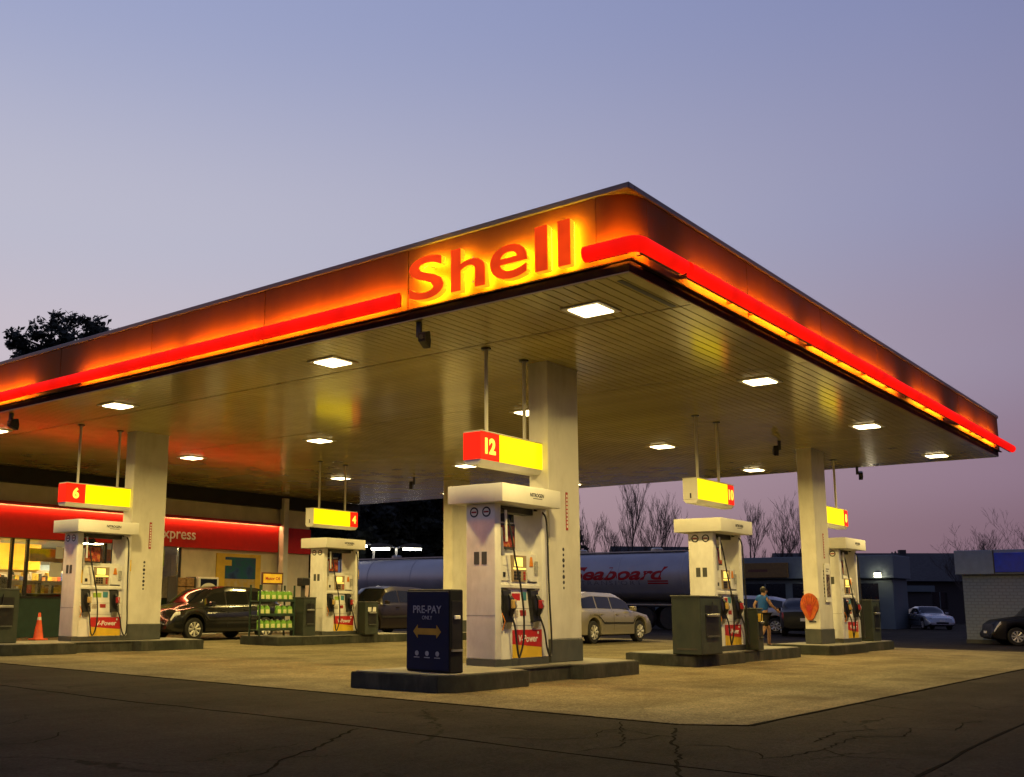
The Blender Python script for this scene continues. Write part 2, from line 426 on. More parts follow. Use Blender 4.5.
# cracks in the asphalt, each a thin open line
CR = [[(-1.35, -1.05), (-1.76, -1.24), (-2.4, -1.55), (-3.0, -1.89), (-3.45, -2.09), (-4.25, -2.53)], [(-1.27, -0.43), (-1.76, -0.75), (-1.9, -0.71), (-2.0, -0.66), (-2.31, -0.8), (-2.5, -0.88)], [(-1.77, -0.74), (-1.91, -1.0), (-1.98, -1.19), (-1.97, -1.32)], [(-1.72, -0.68), (-2.49, -1.14)], [(-3.06, -0.32), (-2.89, -0.63), (-2.73, -0.75), (-2.5, -0.88)], [(-3.46, 0.94), (-4.02, 0.64), (-4.55, 0.33), (-5.17, 0.05), (-5.55, -0.24), (-5.72, -0.29), (-6.14, -0.57)], [(-6.18, 2.21), (-5.89, 2.08), (-5.63, 2.24), (-5.38, 2.54), (-5.1, 2.64)], [(-1.42, -2.32), (-0.58, -2.22), (-0.15, -2.39), (0.24, -2.62), (0.28, -2.98), (1.11, -2.87), (1.45, -3.01)], [(-2.65, -2.37), (-2.37, -2.47), (-1.86, -2.53), (-0.78, -2.46), (-0.83, -2.64)],
      [(-2.4, -1.55), (-2.2, -1.9), (-2.45, -2.3), (-2.65, -2.37)], [(-1.98, -1.19), (-2.25, -1.2), (-2.49, -1.14), (-2.8, -1.3), (-3.3, -1.2)], [(-1.86, -2.53), (-2.1, -2.8), (-1.9, -3.2)], [(-.78, -2.46), (-.5, -2.75), (.24, -2.62)]]
for ci, C_ in enumerate(CR):
    k = MB(); rw = random.Random(100 + ci); pts = []
    for (xa, ya), (xb, yb) in zip(C_, C_[1:]):
        n_ = max(2, int(math.hypot(xb - xa, yb - ya) / .09))
        for i in range(n_): pts.append((xa + (xb - xa) * i / n_ + rw.uniform(-.025, .025), ya + (yb - ya) * i / n_ + rw.uniform(-.025, .025)))
    pts.append(C_[-1]); w0 = .013 if ci in (0, 5) else .008
    W_ = [w0 * rw.uniform(.5, 1.35) * (1 if i < len(pts) - 1 else .2) for i in range(len(pts))]
    for i in range(len(pts) - 1):
        (xa, ya), (xb, yb) = pts[i], pts[i + 1]; d = Vector((xb - xa, yb - ya)).normalized(); nx, ny_ = -d.y, d.x
        k.quad((xa - nx * W_[i], ya - ny_ * W_[i], .002), (xa + nx * W_[i], ya + ny_ * W_[i], .002), (xb + nx * W_[i + 1], yb + ny_ * W_[i + 1], .002), (xb - nx * W_[i + 1], yb - ny_ * W_[i + 1], .002))
    tag(k.build('pavement_crack', tar), kind='structure')

# pump islands ---------------------------------------------------------------
IZ = .225
def island(poly):
    o = MB().prism(poly, 2, 0, IZ - .012, bev=.012).build('pump_island', kerb, smooth=40)
    cx = sum(q[0] for q in poly) / len(poly); cy = sum(q[1] for q in poly) / len(poly)
    ins = []
    n_ = len(poly)
    for i in range(n_):
        p0, p1, p2 = Vector(poly[i - 1]), Vector(poly[i]), Vector(poly[(i + 1) % n_])
        e1, e2 = (p1 - p0).normalized(), (p2 - p1).normalized()
        n1, n2 = Vector((-e1.y, e1.x)), Vector((-e2.y, e2.x))
        k = (n1 + n2); k = k / max(.4, k.dot(n1)) * .05
        ins.append((p1 + k)[:])
    MB().prism(ins, 2, IZ - .02, IZ).build('island_top', ktop, o)
    tag(o, kind='structure')
def isl_front(x, y):      # wide head, narrow neck, wide tail (counter-clockwise)
    return [(x - .22, y - .72), (x - .02, y - .88), (x + 1.55, y - .88), (x + 1.6, y - .56), (x + 3.1, y - .56), (x + 3.2, y - .72), (x + 4.9, y - .72), (x + 4.95, y - .66), (x + 4.95, y + .74), (x - .38, y + .60)]
def isl_mid(x, y):
    return [(x, y - .50), (x + .1, y - .56), (x + 2.1, y - .56), (x + 2.15, y - .44), (x + 5.3, y - .46), (x + 5.35, y - .40), (x + 5.35, y + .78), (x - .05, y + .85)]
def isl_far(x, y):
    return [(x, y - .62), (x + .1, y - .70), (x + 2.5, y - .70), (x + 2.6, y - .56), (x + 5.1, y - .56), (x + 5.15, y - .5), (x + 5.15, y + .7), (x, y + .7)]
DY = 11.05
island(isl_front(0, 3.38)); island(isl_mid(7.35, 3.38)); island(isl_far(14.0, 3.38))
island(isl_front(0, 3.38 + DY)); island(isl_mid(7.35, 3.38 + DY)); island(isl_far(14.0, 3.38 + DY))

# ------------------------------------------------------------------ canopy
SZ, W, Ln = 4.893, 19.2, 22.66
can = empty('canopy', (W / 2, Ln / 2, 0))
tag(can, 'large flat petrol station canopy with a glowing red bar around its fascia', 'canopy')
off = (-W / 2, -Ln / 2, 0)
def cpart(mb, name, material, parent=can, smooth=None):
    o = mb.build(name, material, None, smooth)
    o.data.transform(Matrix.Translation(off)); o.parent = parent
    return o
cpart(MB().box(.30, W - .30, .30, Ln, SZ + .022, 5.77), 'roof_deck', joint)
JX = [.06, 1.70, 5.80, 9.90, 14.0, 18.1, W - .06]
PITCH = .149
slat_near = {}
far = MB()
ny = int((Ln - .1) / PITCH)
for b in range(len(JX) - 1):
    x0, x1 = JX[b] + .018, JX[b + 1] - .018
    for k in range(ny):
        y0 = .06 + k * PITCH
        if (b == 0 and k < 100) or (b == 1 and k < 60) or (b == 2 and k < 40):
            if b not in slat_near:
                slat_near[b] = MB().prism([(0, 0), (.006, -.010), (PITCH - .012, -.010), (PITCH - .006, 0)], 0, -(x1 - x0) / 2, (x1 - x0) / 2).mesh('soffit_slat')
                slat_near[b].materials.append(soffm)
            o = bpy.data.objects.new('soffit_slat', slat_near[b]); COL.objects.link(o); o.parent = can
            o.location = ((x0 + x1) / 2 + off[0], y0 + off[1], SZ + .010)
        else:
            far.prism([(y0, SZ + .010), (y0 + .006, SZ), (y0 + PITCH - .012, SZ), (y0 + PITCH - .006, SZ + .010)], 0, x0, x1)
tag(cpart(far, 'soffit_slat_field', soffm), kind='stuff')
cpart(MB().box(.03, W - .03, .03, Ln, SZ + .012, SZ + .0215), 'soffit_backing', mat('soffit_back', (.018, .016, .010), .7))
# edge trim, lower lip, fascia panels, roof cap
FB, FT = 5.02, 5.885
cpart(MB().box(.03, .058, .03, Ln, SZ - .003, SZ + .012), 'soffit_edge_trim', soffm)
cpart(MB().box(.058, W - .058, .03, .058, SZ - .003, SZ + .012), 'soffit_edge_trim', soffm)
cpart(MB().box(W - .058, W - .03, .03, Ln, SZ - .003, SZ + .012), 'soffit_edge_trim', soffm)
cpart(MB().box(.25, 1.65, .24, .31, SZ - .006, SZ + .004), 'vent_slot', blk)
cpart(MB().box(.02, .10, .02, Ln, SZ + .0125, FB + .02), 'lower_lip', lipm)
cpart(MB().box(.10, W - .1, .02, .10, SZ + .0125, FB + .02), 'lower_lip', lipm)
cpart(MB().box(W - .10, W - .02, .02, Ln, SZ + .0125, FB + .02), 'lower_lip', lipm)
ys = [.42 + 2.95 * k for k in range(8)] + [Ln]
for a, b in zip(ys, ys[1:]): cpart(MB().box(-.012, .019, a + .006, b - .006, FB, FT, .006, 1), 'fascia_panel', fasc)
xs = [.42 + 2.95 * k for k in range(7)] + [W]
for a, b in zip(xs, xs[1:]):
    if b - a > .3: cpart(MB().box(a + .006, b - .006, -.012, .019, FB, FT, .006, 1), 'fascia_panel', fasc)
cpart(MB().box(-.06, -.0125, -.06, Ln, FB - .012, FB + .004), 'light_baffle', lipm)  # added baffle that blocks lamp strip light from reaching the lower lip
cpart(MB().box(-.0125, W, -.06, -.0125, FB - .012, FB + .004), 'light_baffle', lipm)
RC = .40
arc = [(.42 - (RC + .032) * math.cos(R(t)), .42 - (RC + .032) * math.sin(R(t))) for t in range(0, 91, 9)]
arc2 = [(.42 - (RC - .02) * math.cos(R(t)), .42 - (RC - .02) * math.sin(R(t))) for t in range(90, -1, -9)]
cpart(MB().prism(arc + arc2, 2, FB, FT), 'fascia_corner_panel', fasc, smooth=40)
cpart(MB().box(W - .04, W + .012, 0, Ln, FB, FT), 'fascia_panel', fasc)
cpart(MB().box(-.035, .10, -.035, Ln, FT, 5.965, .01, 1), 'roof_cap', capm)
cpart(MB().box(.10, W + .035, -.035, .10, FT, 5.965, .01, 1), 'roof_cap', capm)
cpart(MB().box(W - .10, W + .05, .10, Ln, FT, 5.955), 'roof_cap', capm)
cpart(MB().box(.10, W - .10, .10, Ln, 5.886, 5.91), 'roof_sheet', capm)
# glowing bars on stand-off brackets, with an orange lamp trough behind each lit length
BZ, BO, BR = 5.125, -.215, .098
def dsec(u): # bar cross-section in (out, z): rounded front, flat back
    return [(u - BR * math.sin(R(t)) , BZ + BR * math.cos(R(t))) for t in range(0, 181, 18)]
def bar(axis, a, b, lit):
    poly = dsec(BO)
    if axis == 1: bb = MB().prism(poly, 1, a, b)                         # poly (x,z) swept along y
    else: bb = MB().prism(poly, 0, a, b)                                 # poly (y,z) swept along x
    o = cpart(bb, 'light_bar', bar_red, smooth=50)
    hs = MB()
    if axis == 1: hs.box(BO + .002, BO + .05, a + .02, b - .02, BZ - BR + .01, BZ + BR - .01)
    else: hs.box(a + .02, b - .02, BO + .002, BO + .05, BZ - BR + .01, BZ + BR - .01)
    h = cpart(hs, 'bar_housing', trimr, o)
    for l0, l1 in lit:
        q = MB(); u = BO + .053
        for z0, z1 in ((BZ + .03, BZ + .08),):
            if axis == 1: q.quad((u, l0, z0), (u, l1, z0), (u, l1, z1), (u, l0, z1))
            else: q.quad((l0, u, z0), (l0, u, z1), (l1, u, z1), (l1, u, z0))
        cpart(q, 'lamp_strip', back_or, o)
    k = a + .25
    while k < b:
        q = MB()
        if axis == 1: q.box(BO + .05, -.012, k - .02, k + .02, BZ - .02, BZ + .02)
        else: q.box(k - .02, k + .02, BO + .05, -.012, BZ - .02, BZ + .02)
        cpart(q, 'bracket', trimr, o); k += 1.4
for a, b, lit in ((3.33, 6.20, [(3.40, 6.15)]), (6.22, 8.37, [(6.27, 8.22)]), (8.39, 11.45, [(8.5, 11.4)]), (11.47, 13.1, []), (13.12, 16.4, [(13.2, 16.3)]), (16.42, 19.5, [(16.5, 19.4)]), (19.52, Ln, [])):
    bar(1, a, b, lit)
bar(1, -.10, .46, [(-.02, .44)])
for a, b, lit in ((1.02, 3.1, [(1.5, 3.0)]), (3.12, 5.37, [(3.2, 5.1)]), (5.39, 8.0, [(5.7, 7.9)]), (8.02, 10.6, [(8.1, 10.3)]), (10.62, 14.4, [(11.5, 13.6)]), (14.42, 16.9, [(15.2, 16.6)]), (16.92, 19.55, [(17.0, 18.6)])):
    bar(0, a, b, lit)
bar(0, -.10, .90, [(-.02, .30)])
# rounded corner piece of the bar
cb = MB(); rings = []
CC = -.10
for t in range(0, 91, 10):
    ring = []
    for u, z in dsec(0):
        rad = CC - BO - u
        ring.append(cb.bm.verts.new((CC - rad * math.cos(R(t)), CC - rad * math.sin(R(t)), z)))
    rings.append(ring)
for A, B in zip(rings, rings[1:]):
    for k in range(len(A)): cb.bm.faces.new((A[k], A[(k + 1) % len(A)], B[(k + 1) % len(A)], B[k]))
cpart(cb, 'light_bar', bar_red, smooth=50)
# dark store-side beam under the canopy end
cpart(MB().box(-4, W, Ln - .28, Ln - .02, 4.42, SZ - .014), 'end_beam', mat('dark_beam', (.018, .014, .012), .7))

# letters of the canopy sign
shell = empty('canopy_sign', (-.02, 1.95, 5.02))
tag(shell, 'red and yellow lit letters on the canopy fascia left of its near corner', 'sign')
for ch, y0, y1, z0, z1 in (('S', 3.18, 2.59, 5.055, 5.645), ('h', 2.46, 1.92, 5.06, 5.625), ('e', 1.835, 1.277, 5.06, 5.50), ('l', 1.16, .985, 5.06, 5.625), ('l', .832, .664, 5.06, 5.625)):
    fx = Matrix.Identity(4)
    pos = (-.205 - shell.location.x, (y0 + y1) / 2 - shell.location.y, (z0 + z1) / 2 - shell.location.z)
    a = text(ch, 'letter_face', let_red, shell, FACE_X, pos, height=z1 - z0, width=y0 - y1, depth=.012, bold=.012)
    pos = (-.11 - shell.location.x, pos[1], pos[2])
    text(ch, 'letter_return', let_yel, a, FACE_X, pos, height=(z1 - z0) * 1.01, width=(y0 - y1) * 1.01, depth=.0945, bold=.012)
    text(ch, 'halo_lamp', halo, a, FACE_X, (pos[0] + .012, pos[1], pos[2]), height=(z1 - z0) * .96, width=(y0 - y1) * .93, depth=.008, bold=.0)
    q = MB()
    for zz in (z0 + .12, z1 - .12):
        q.cyl((-.097 - shell.location.x, pos[1], zz - shell.location.z), (-.012 - shell.location.x, pos[1], zz - shell.location.z), .012, n=8)
    q.build('mounting_stud', steel, a)

# ------------------------------------------------------------------ soffit lights
LX, LY = [1.094, 6.669, 12.392, 17.944], [1.168, 5.904, 11.883, 16.786]
LAMP_W = 215
ring = MB()
for x0, x1, y0, y1 in ((-.29, .29, -.29, -.22), (-.29, .29, .22, .29), (-.29, -.22, -.22, .22), (.22, .29, -.22, .22)):
    ring.box(x0, x1, y0, y1, -.018, .004)
ring_me = ring.mesh('frame'); ring_me.materials.append(cream)
lens_me = MB().box(-.215, .215, -.215, .215, -.034, -.004, .012, 2).mesh('lens'); lens_me.materials.append(lamp_lens)
for j, y in enumerate(LY):
    for i, x in enumerate(LX):
        o = empty('ceiling_light', (x, y, SZ))
        where = ('closest to the near canopy corner' if (i, j) == (0, 0) else
                 '%s row behind lettering, %s from right canopy edge' % (ORD[i], ORD[j]))
        tag(o, 'square lit ceiling light, ' + where, 'ceiling light', 'ceiling lights in the canopy soffit')
        link('frame', ring_me, None, o); link('lens', lens_me, None, o)
        ld = bpy.data.lights.new('downlight', 'AREA'); ld.shape = 'SQUARE'; ld.size = .42; ld.spread = R(156)
        ld.color = (1.0, .73, .225); ld.energy = LAMP_W
        lo = bpy.data.objects.new('downlight', ld); COL.objects.link(lo); lo.parent = o; lo.location = (0, 0, -.038)

# ------------------------------------------------------------------ columns
def column(x, y, label, notes=True):
    o = empty('canopy_column', (x, y, IZ))
    tag(o, label, 'column', 'canopy columns')
    MB().box(-.45, .45, -.18, .18, .34, SZ - IZ - .001, .015, 2).build('shaft', cream, o)
    MB().box(-.462, .462, -.192, .192, 0, .345, .01, 1).build('base_wrap', dgrey, o)
    MB().box(-.456, .456, -.186, .186, SZ - IZ - .03, SZ - IZ + .005).build('top_collar', cream, o)
    if notes:
        q = MB().box(.03, .09, -.186, -.1805, 2.02, 2.62).build('notice_strip', inkr, o)
        for k in range(9): MB().box(.045, .075, -.189, -.1862, 2.06 + k * .06, 2.10 + k * .06).build('notice_letter', whp, q)
        for k in range(8):
            MB().cyl((-.06, -.1805, 1.12 + k * .085), (-.06, -.183, 1.12 + k * .085), .022 + .006 * (k % 3), n=10).build('pictogram', inkm, o)
    MB().box(-.462, -.4505, -.08, .08, .5, .53).build('column_label', inkm, o)
    return o
column(3.62, 3.38, 'cream column directly right of pump 12')
column(15.23, 3.38, 'cream column with the orange emblem, right of centre')
column(3.62, 3.38 + DY, 'cream column beside pump 6 on the left')
column(15.23, 3.38 + DY, 'far cream column half hidden behind pump 12', False)

# ------------------------------------------------------------------ pumps
def make_pump(x, y, label):
    o = empty('fuel_pump', (x, y, IZ))
    tag(o, label, 'fuel pump', 'fuel pumps on the islands')
    MB().box(.0, 1.35, -.255, .255, 0, .095).build('plinth', dgrey, o)
    for a, b in ((0, .15), (1.2, 1.35)):
        e = MB().box(a, b, -.26, .26, .096, 2.292, .018, 3).build('end_panel', white, o, 40)
        if a == 0:
            for yy in (-.11, .11):
                MB().cyl((-.0005, yy, 2.17), (-.004, yy, 2.17), .075, n=20).build('round_sticker', inkm, e)
                MB().cyl((-.0035, yy, 2.17), (-.006, yy, 2.17), .052, n=20).build('round_sticker', whp, e)
                MB().box(-.0075, -.0062, yy - .045, yy + .045, 2.158, 2.182).build('sticker_bar', inkr, e)
                MB().box(-.004, -.0005, yy * .62 - .045, yy * .62 + .045, 1.42, 1.60).build('square_sticker', dgrey, e)
            MB().box(-.003, .001, -.255, .255, .70, .704).build('panel_seam', joint, e)
    # body: lower cabinet leaning back, ledge, upper cabinet
    low = MB().prism([(-.235, .096), (-.235, .62), (-.175, 1.09), (.175, 1.09), (.235, .62), (.235, .096)], 0, .151, 1.199).build('lower_cabinet', white, o)
    MB().box(.151, 1.199, -.215, .215, 1.091, 1.15, .01, 2).build('ledge', capw, o)
    upc = MB().prism([(-.19, 1.151), (-.165, 1.60), (.165, 1.60), (.19, 1.151)], 0, .151, 1.199).build('upper_cabinet', white, o)
    MB().box(.151, 1.199, -.06, .06, 1.601, 1.66).build('cross_beam', capw, o)
    MB().box(.10, 1.25, -.10, .10, 2.2, 2.291).build('valance_beam', dgrey, o)
    # hanging picture frame in the opening
    fr = MB().box(.22, .68, -.135, -.105, 1.665, 2.03, .008, 1).build('picture_frame', blk, o)
    MB().box(.245, .655, -.139, -.1352, 1.69, 2.0).build('picture', PICT, fr)
    MB().box(.21, .70, -.10, .10, 2.04, 2.055).build('tray', steel, o)
    for kx in (.28, .52):
        MB().lathe([(.03, -.05), (.06, -.045), (.06, .045), (.03, .05)], (kx, 0, 2.13), 14, 1).build('hose_retractor', blk, o)
    for sd in (-1, 1):
        S = lambda v: v * -sd
        f = lambda x_, y_, z_: (x_, y_ * -sd, z_)
        def bx(a, b, y0, y1, c, d, nm, mt, par=o, bev=0.):
            ya, yb = sorted((S(y0), S(y1)))
            return MB().box(a, b, ya, yb, c, d, bev, 1).build(nm, mt, par)
        # console
        con = bx(.50, .86, -.205, -.17, 1.19, 1.57, 'console', mat('console_tan', (.35, .26, .15), .5))
        bx(.55, .76, -.2095, -.2055, 1.41, 1.54, 'display', disp, con)
        bx(.52, .84, -.2095, -.2055, 1.365, 1.39, 'card_slot', disp, con)
        for r_ in range(3):
            for c_ in range(3): bx(.54 + c_ * .06, .585 + c_ * .06, -.211, -.2055, 1.215 + r_ * .045, 1.25 + r_ * .045, 'key', blk, con)
        for r_ in range(3): bx(.78, .825, -.211, -.2055, 1.215 + r_ * .045, 1.25 + r_ * .045, 'key', inkr, con)
        rd = bx(.22, .44, -.20, -.17, 1.2, 1.56, 'card_reader', capw)
        bx(.25, .40, -.204, -.2005, 1.42, 1.53, 'reader_window', whp, rd)
        bx(.27, .33, -.204, -.2005, 1.25, 1.32, 'reader_slot', blk, rd)
        tg = MB().prism([(.98, 1.42), (1.07, 1.42), (1.045, 1.56), (1.005, 1.56)], 1, S(-.186), S(-.178)).build('hanging_tag', orangem, o)
        # grade panel strip under the ledge
        bx(.50, .70, -.197, -.19, .86, 1.02, 'grade_sticker', mat('sticker_green', (.30, .45, .06), .5) if y > 8 else redp)
        bx(.74, .86, -.197, -.19, .86, 1.04, 'grade_sticker', mat('sticker_teal', (.05, .22, .28), .5))
        for la, lb, lc, ld_, lm in ((.155, .21, 1.22, 1.5, yelp), (.90, .965, 1.22, 1.34, whp), (1.10, 1.18, 1.3, 1.5, mat('label_grey', (.4, .4, .38), .5, var=.5, scale=60)), (.90, 1.15, 1.18, 1.20, inkm)):
            bx(la, lb, -.198, -.19 if lc > 1.19 else -.19, lc, ld_, 'small_label', lm)
        for lz in (.56, .80): bx(.152, 1.198, -.2385 if lz < .6 else -.215, -.20, lz, lz + .004, 'panel_seam', joint)
        bx(.46, .60, -.232, -.215, .68, .78, 'small_label', mat('label_print', (.5, .46, .4), .5, var=.6, scale=70))
        bx(.66, .80, -.230, -.213, .70, .78, 'small_label', inkr)
        # brand panels at the foot
        rp = MB().prism([(.44, .30), (1.19, .245), (1.19, .50), (.44, .50)], 1, S(-.2355), S(-.2435)).build('red_panel', redp, o)
        MB().prism([(.44, .105), (1.19, .105), (1.19, .243), (.44, .298)], 1, S(-.2355), S(-.2425)).build('yellow_panel', yelp, o)
        if sd == 1:
            text('V-Power', 'lettering', whp, rp, FACE_Y, (.83, -.2437, .375), width=.50, depth=.002, bold=.02, shear=.1)
            MB().cyl((1.09, -.2437, .455), (1.09, -.246, .455), .022, n=10).build('red_panel_mark', whp, rp)
        for kx in (.58, .88): MB().cyl(f(kx, -.213, .62), f(kx, -.231, .62), .018, n=8).build('lock', blk, o)
        # two nozzles with boots, hoses
        for kx, colr in ((.30, mat('nozzle_gold', (.55, .36, .10), .35)), (1.0, mat('nozzle_red', (.35, .015, .02), .35))):
            bt = MB().prism([(-.175, 1.085), (-.245, 1.06), (-.30, .62), (-.235, .60)] if sd == 1 else [(.175, 1.085), (.245, 1.06), (.30, .62), (.235, .60)], 0, kx - .095, kx + .095).build('nozzle_boot', blk, o)
            MB().prism([(-.236, .60), (-.298, .615), (-.27, .53), (-.236, .51)] if sd == 1 else [(.236, .60), (.298, .615), (.27, .53), (.236, .51)], 0, kx - .06, kx + .06).build('drip_cup', steel, o)
            nz = MB().tube([f(kx + .01, -.30, .70), f(kx + .01, -.34, .80), f(kx + .01, -.33, .92), f(kx, -.28, 1.0)], [.03, .045, .04, .022], 10).build('nozzle', blk, o, 60)
            MB().box(kx - .035, kx + .055, min(S(-.385), S(-.33)), max(S(-.385), S(-.33)), .80, .93, .015, 2).build('nozzle_cover', colr, nz)
            MB().tube([f(kx + .01, -.37, .93), f(kx + .01, -.41, .84), f(kx + .01, -.36, .74)], .009, 6).build('nozzle_guard', steel, nz)
        hz = []
        h1 = [f(.22, -.12, 2.28), f(.24, -.28, 2.18), f(.27, -.34, 1.9), f(.34, -.37, 1.5), f(.43, -.40, 1.1), f(.48, -.41, .75), f(.50, -.39, .38), f(.46, -.36, .16), f(.40, -.37, .14), f(.36, -.37, .3), f(.33, -.36, .55), f(.31, -.31, .72)]
        h2 = [f(1.20, -.12, 2.28), f(1.235, -.29, 2.2), f(1.24, -.33, 1.9), f(1.24, -.34, 1.4), f(1.25, -.35, .9), f(1.27, -.36, .45), f(1.25, -.37, .17), f(1.19, -.38, .12), f(1.13, -.37, .25), f(1.08, -.36, .5), f(1.02, -.31, .72)]
        for hp in (h1, h2): MB().tube(spline(hp, 5), .0145, 8).build('hose', rub, o, 60)
        MB().tube([f(.205, -.30, 2.2), f(.21, -.31, 1.75)], .02, 8).build('hose_swivel', capw, o)
        MB().tube([f(.18, -.23, 1.95), f(.18, -.26, 1.55)], .024, 8).build('breakaway', steel, o)
        MB().box(1.352, 1.40, S(-.2) if sd == -1 else -.22, S(-.2) + .04 if sd == -1 else -.16, 1.5, 1.75).build('side_label', yelp, o)
        MB().tube([f(.155, -.262, .74), f(.175, -.30, .62), f(.165, -.262, .5)], .008, 6).build('tag_loop', orangem, o)
    cap = MB().box(-.15, 1.36, -.50, .48, 2.294, 2.555, .006, 2).build('cap', capw, o, 40)
    text('NITROGEN', 'lettering', inkm, cap, FACE_Y, (.72, -.5005, 2.44), width=.36, depth=.002, bold=.03)
    MB().box(.62, .86, -.5025, -.5003, 2.385, 2.395).build('lettering_rule', inkm, cap)
    return o
def spline(P, k):
    P = [Vector(q) for q in P]; out = []
    for i in range(len(P) - 1):
        p0, p1, p2, p3 = P[max(i - 1, 0)], P[i], P[i + 1], P[min(i + 2, len(P) - 1)]
        for s in range(k):
            t = s / k
            out.append(.5 * ((2 * p1) + (p2 - p0) * t + (2 * p0 - 5 * p1 + 4 * p2 - p3) * t * t + (3 * p1 - p0 - 3 * p2 + p3) * t ** 3))
    out.append(P[-1]); return out
def pict_mat(name, cols, scale):
    M = bpy.data.materials.new(name); M.use_nodes = True; t = M.node_tree; b = t.nodes['Principled BSDF']
    tc = t.nodes.new('ShaderNodeTexCoord'); n_ = t.nodes.new('ShaderNodeTexNoise'); n_.inputs['Scale'].default_value = scale; n_.inputs['Detail'].default_value = 4
    t.links.new(tc.outputs['Object'], n_.inputs['Vector'])
    r = t.nodes.new('ShaderNodeValToRGB'); e = r.color_ramp.elements
    while len(e) > 1: e.remove(e[-1])
    e[0].position = .3; e[0].color = (*cols[0], 1)
    for i, c in enumerate(cols[1:]): e.new(.3 + .4 * (i + 1) / (len(cols) - 1)).color = (*c, 1)
    t.links.new(n_.outputs[0], r.inputs[0]); t.links.new(r.outputs[0], b.inputs['Base Color']); b.inputs['Roughness'].default_value = .25
    MATS[name] = M
    return M
PICT = pict_mat('pump_picture', [(.03, .02, .02), (.35, .05, .03), (.50, .20, .05), (.12, .03, .03)], 9)

PX1, PXM, PXF = 1.64, 8.86, 16.1
make_pump(PX1, 3.38, 'white fuel pump under the lit sign numbered 12')
make_pump(PXM, 3.38, 'white fuel pump between the two tall columns, large bin beside it')
make_pump(PXF, 3.38, 'white fuel pump farthest right, behind the column with the emblem')
make_pump(PX1 + .15, 3.38 + DY, 'leftmost white fuel pump, beside the column near the orange cone')
make_pump(PXM + .30, 3.38 + DY, 'white fuel pump between the jug rack and the dark utility vehicle')

# ------------------------------------------------------------------ hanging number signs
def number_sign(x, y, num, flip, label):
    o = empty('number_sign', (x, y, 3.12))
    tag(o, label, 'sign', 'lit number signs above the pumps')
    Lh = .86
    s = -1 if not flip else 1                       # end that carries the number
    MB().box(-Lh + .004, Lh - .004, -.150, .150, .035, .448, .006, 1).build('housing', capw, o)
    xr0, xr1 = sorted((s * (Lh + .003), s * (Lh - .47 if not flip else Lh - .30)))
    red = MB().box(xr0, xr1, -.162, .162, .04, .445, .008, 1).build('red_section', sign_r, o)
    ye0, ye1 = sorted((s * (Lh - .475 if not flip else Lh - .305), -s * (Lh - .02)))
    MB().box(ye0, ye1, -.160, .160, .04, .445, .006, 1).build('yellow_face', sign_y, o)
    text(num, 'numeral', sign_num, red, FACE_Y, ((xr0 + xr1) / 2, -.1625, .245), height=.24 if not flip else .22, depth=.004, bold=.05)
    MB().box(-Lh + .01, Lh - .01, -.165, .165, .449, .468, .004, 1).build('top_rail', rodm, o)
    MB().prism([(-.165, .034), (.165, .034), (.10, -.035), (-.10, -.035)], 0, -Lh + .01, Lh - .01).build('bottom_tray', capw, o)
    if flip: MB().box(-Lh + .001, -Lh + .0038, -.02, .01, .06, .16).build('end_label', inkm, o)
    for rx in (-.50, .50):
        r_ = MB().cyl((rx, 0, .468), (rx, 0, SZ - 3.12 - .001), .028, n=12).build('hanger_rod', rodm, o, 40)
        MB().cyl((rx, 0, SZ - 3.12 - .022), (rx, 0, SZ - 3.12 + .002), .075, n=16).build('ceiling_flange', dgrey, r_)
    return o
number_sign(PX1 + .78, 3.47, '12', False, 'yellow and red lit sign numbered 12, nearest in the picture')
number_sign(PXM + .68, 3.47, '10', True, 'yellow lit sign hanging over the pump between the columns')
number_sign(PXF + .60, 3.47, '8', True, 'yellow lit sign farthest right, partly hidden by a column')
number_sign(PX1 + .78, 3.47 + DY, '6', False, 'yellow and red lit sign numbered 6 on the left')
number_sign(PXM + .92, 3.47 + DY, '4', True, 'yellow lit sign with a red number 4 at its right end')


# ------------------------------------------------------------------ pre-pay box
pp = empty('prepay_box', (.22, 3.06, IZ), R(-4))
tag(pp, 'dark blue box with a pre-pay notice and yellow double arrow', 'notice box')
MB().box(-.13, .13, -.38, .38, 0, 1.045, .02, 2).build('body', mat('box_dark', (.008, .009, .012), .6, spec=.2), pp)
fp = MB().box(-.142, -.1305, -.37, .37, .03, 1.02, .004, 1).build('front_panel', blup, pp)
pw = mat('prepay_lettering', (.30, .31, .34), .6, spec=.2)
text('PRE-PAY', 'lettering', pw, fp, FACE_X, (-.143, 0, .79), width=.50, depth=.003, bold=.012)
text('ONLY', 'lettering', pw, fp, FACE_X, (-.143, 0, .685), width=.18, depth=.003, bold=.01)
ar = [(-.245, 0), (-.165, .085), (-.165, .04), (.165, .04), (.165, .085), (.245, 0), (.165, -.085), (.165, -.04), (-.165, -.04), (-.165, -.085)]
MB().prism([(y_, .51 + z_) for y_, z_ in ar], 0, -.1465, -.1422).build('double_arrow', mat('arrow_ochre', (.42, .25, .03), .6, spec=.2), fp)
for k, dy in enumerate((.18, 0, -.18)):
    MB().cyl((-.1422, dy, .235), (-.145, dy, .235), .032, n=14).build('pictogram', pw, fp)
    MB().box(-.1465, -.1451, dy - .05, dy + .05, .178, .19).build('pictogram', pw, fp)
# open side with waste mouth and a white-gloved dispenser
MB().box(-.09, .09, -.385, -.3805, .30, .90, .002, 1).build('side_opening', blk, pp)
MB().box(-.10, .10, -.40, -.381, .27, .295).build('sill', steel, pp)
MB().box(-.06, .05, -.41, -.386, .67, .72, .008, 1).build('towel_stub', whp, pp)

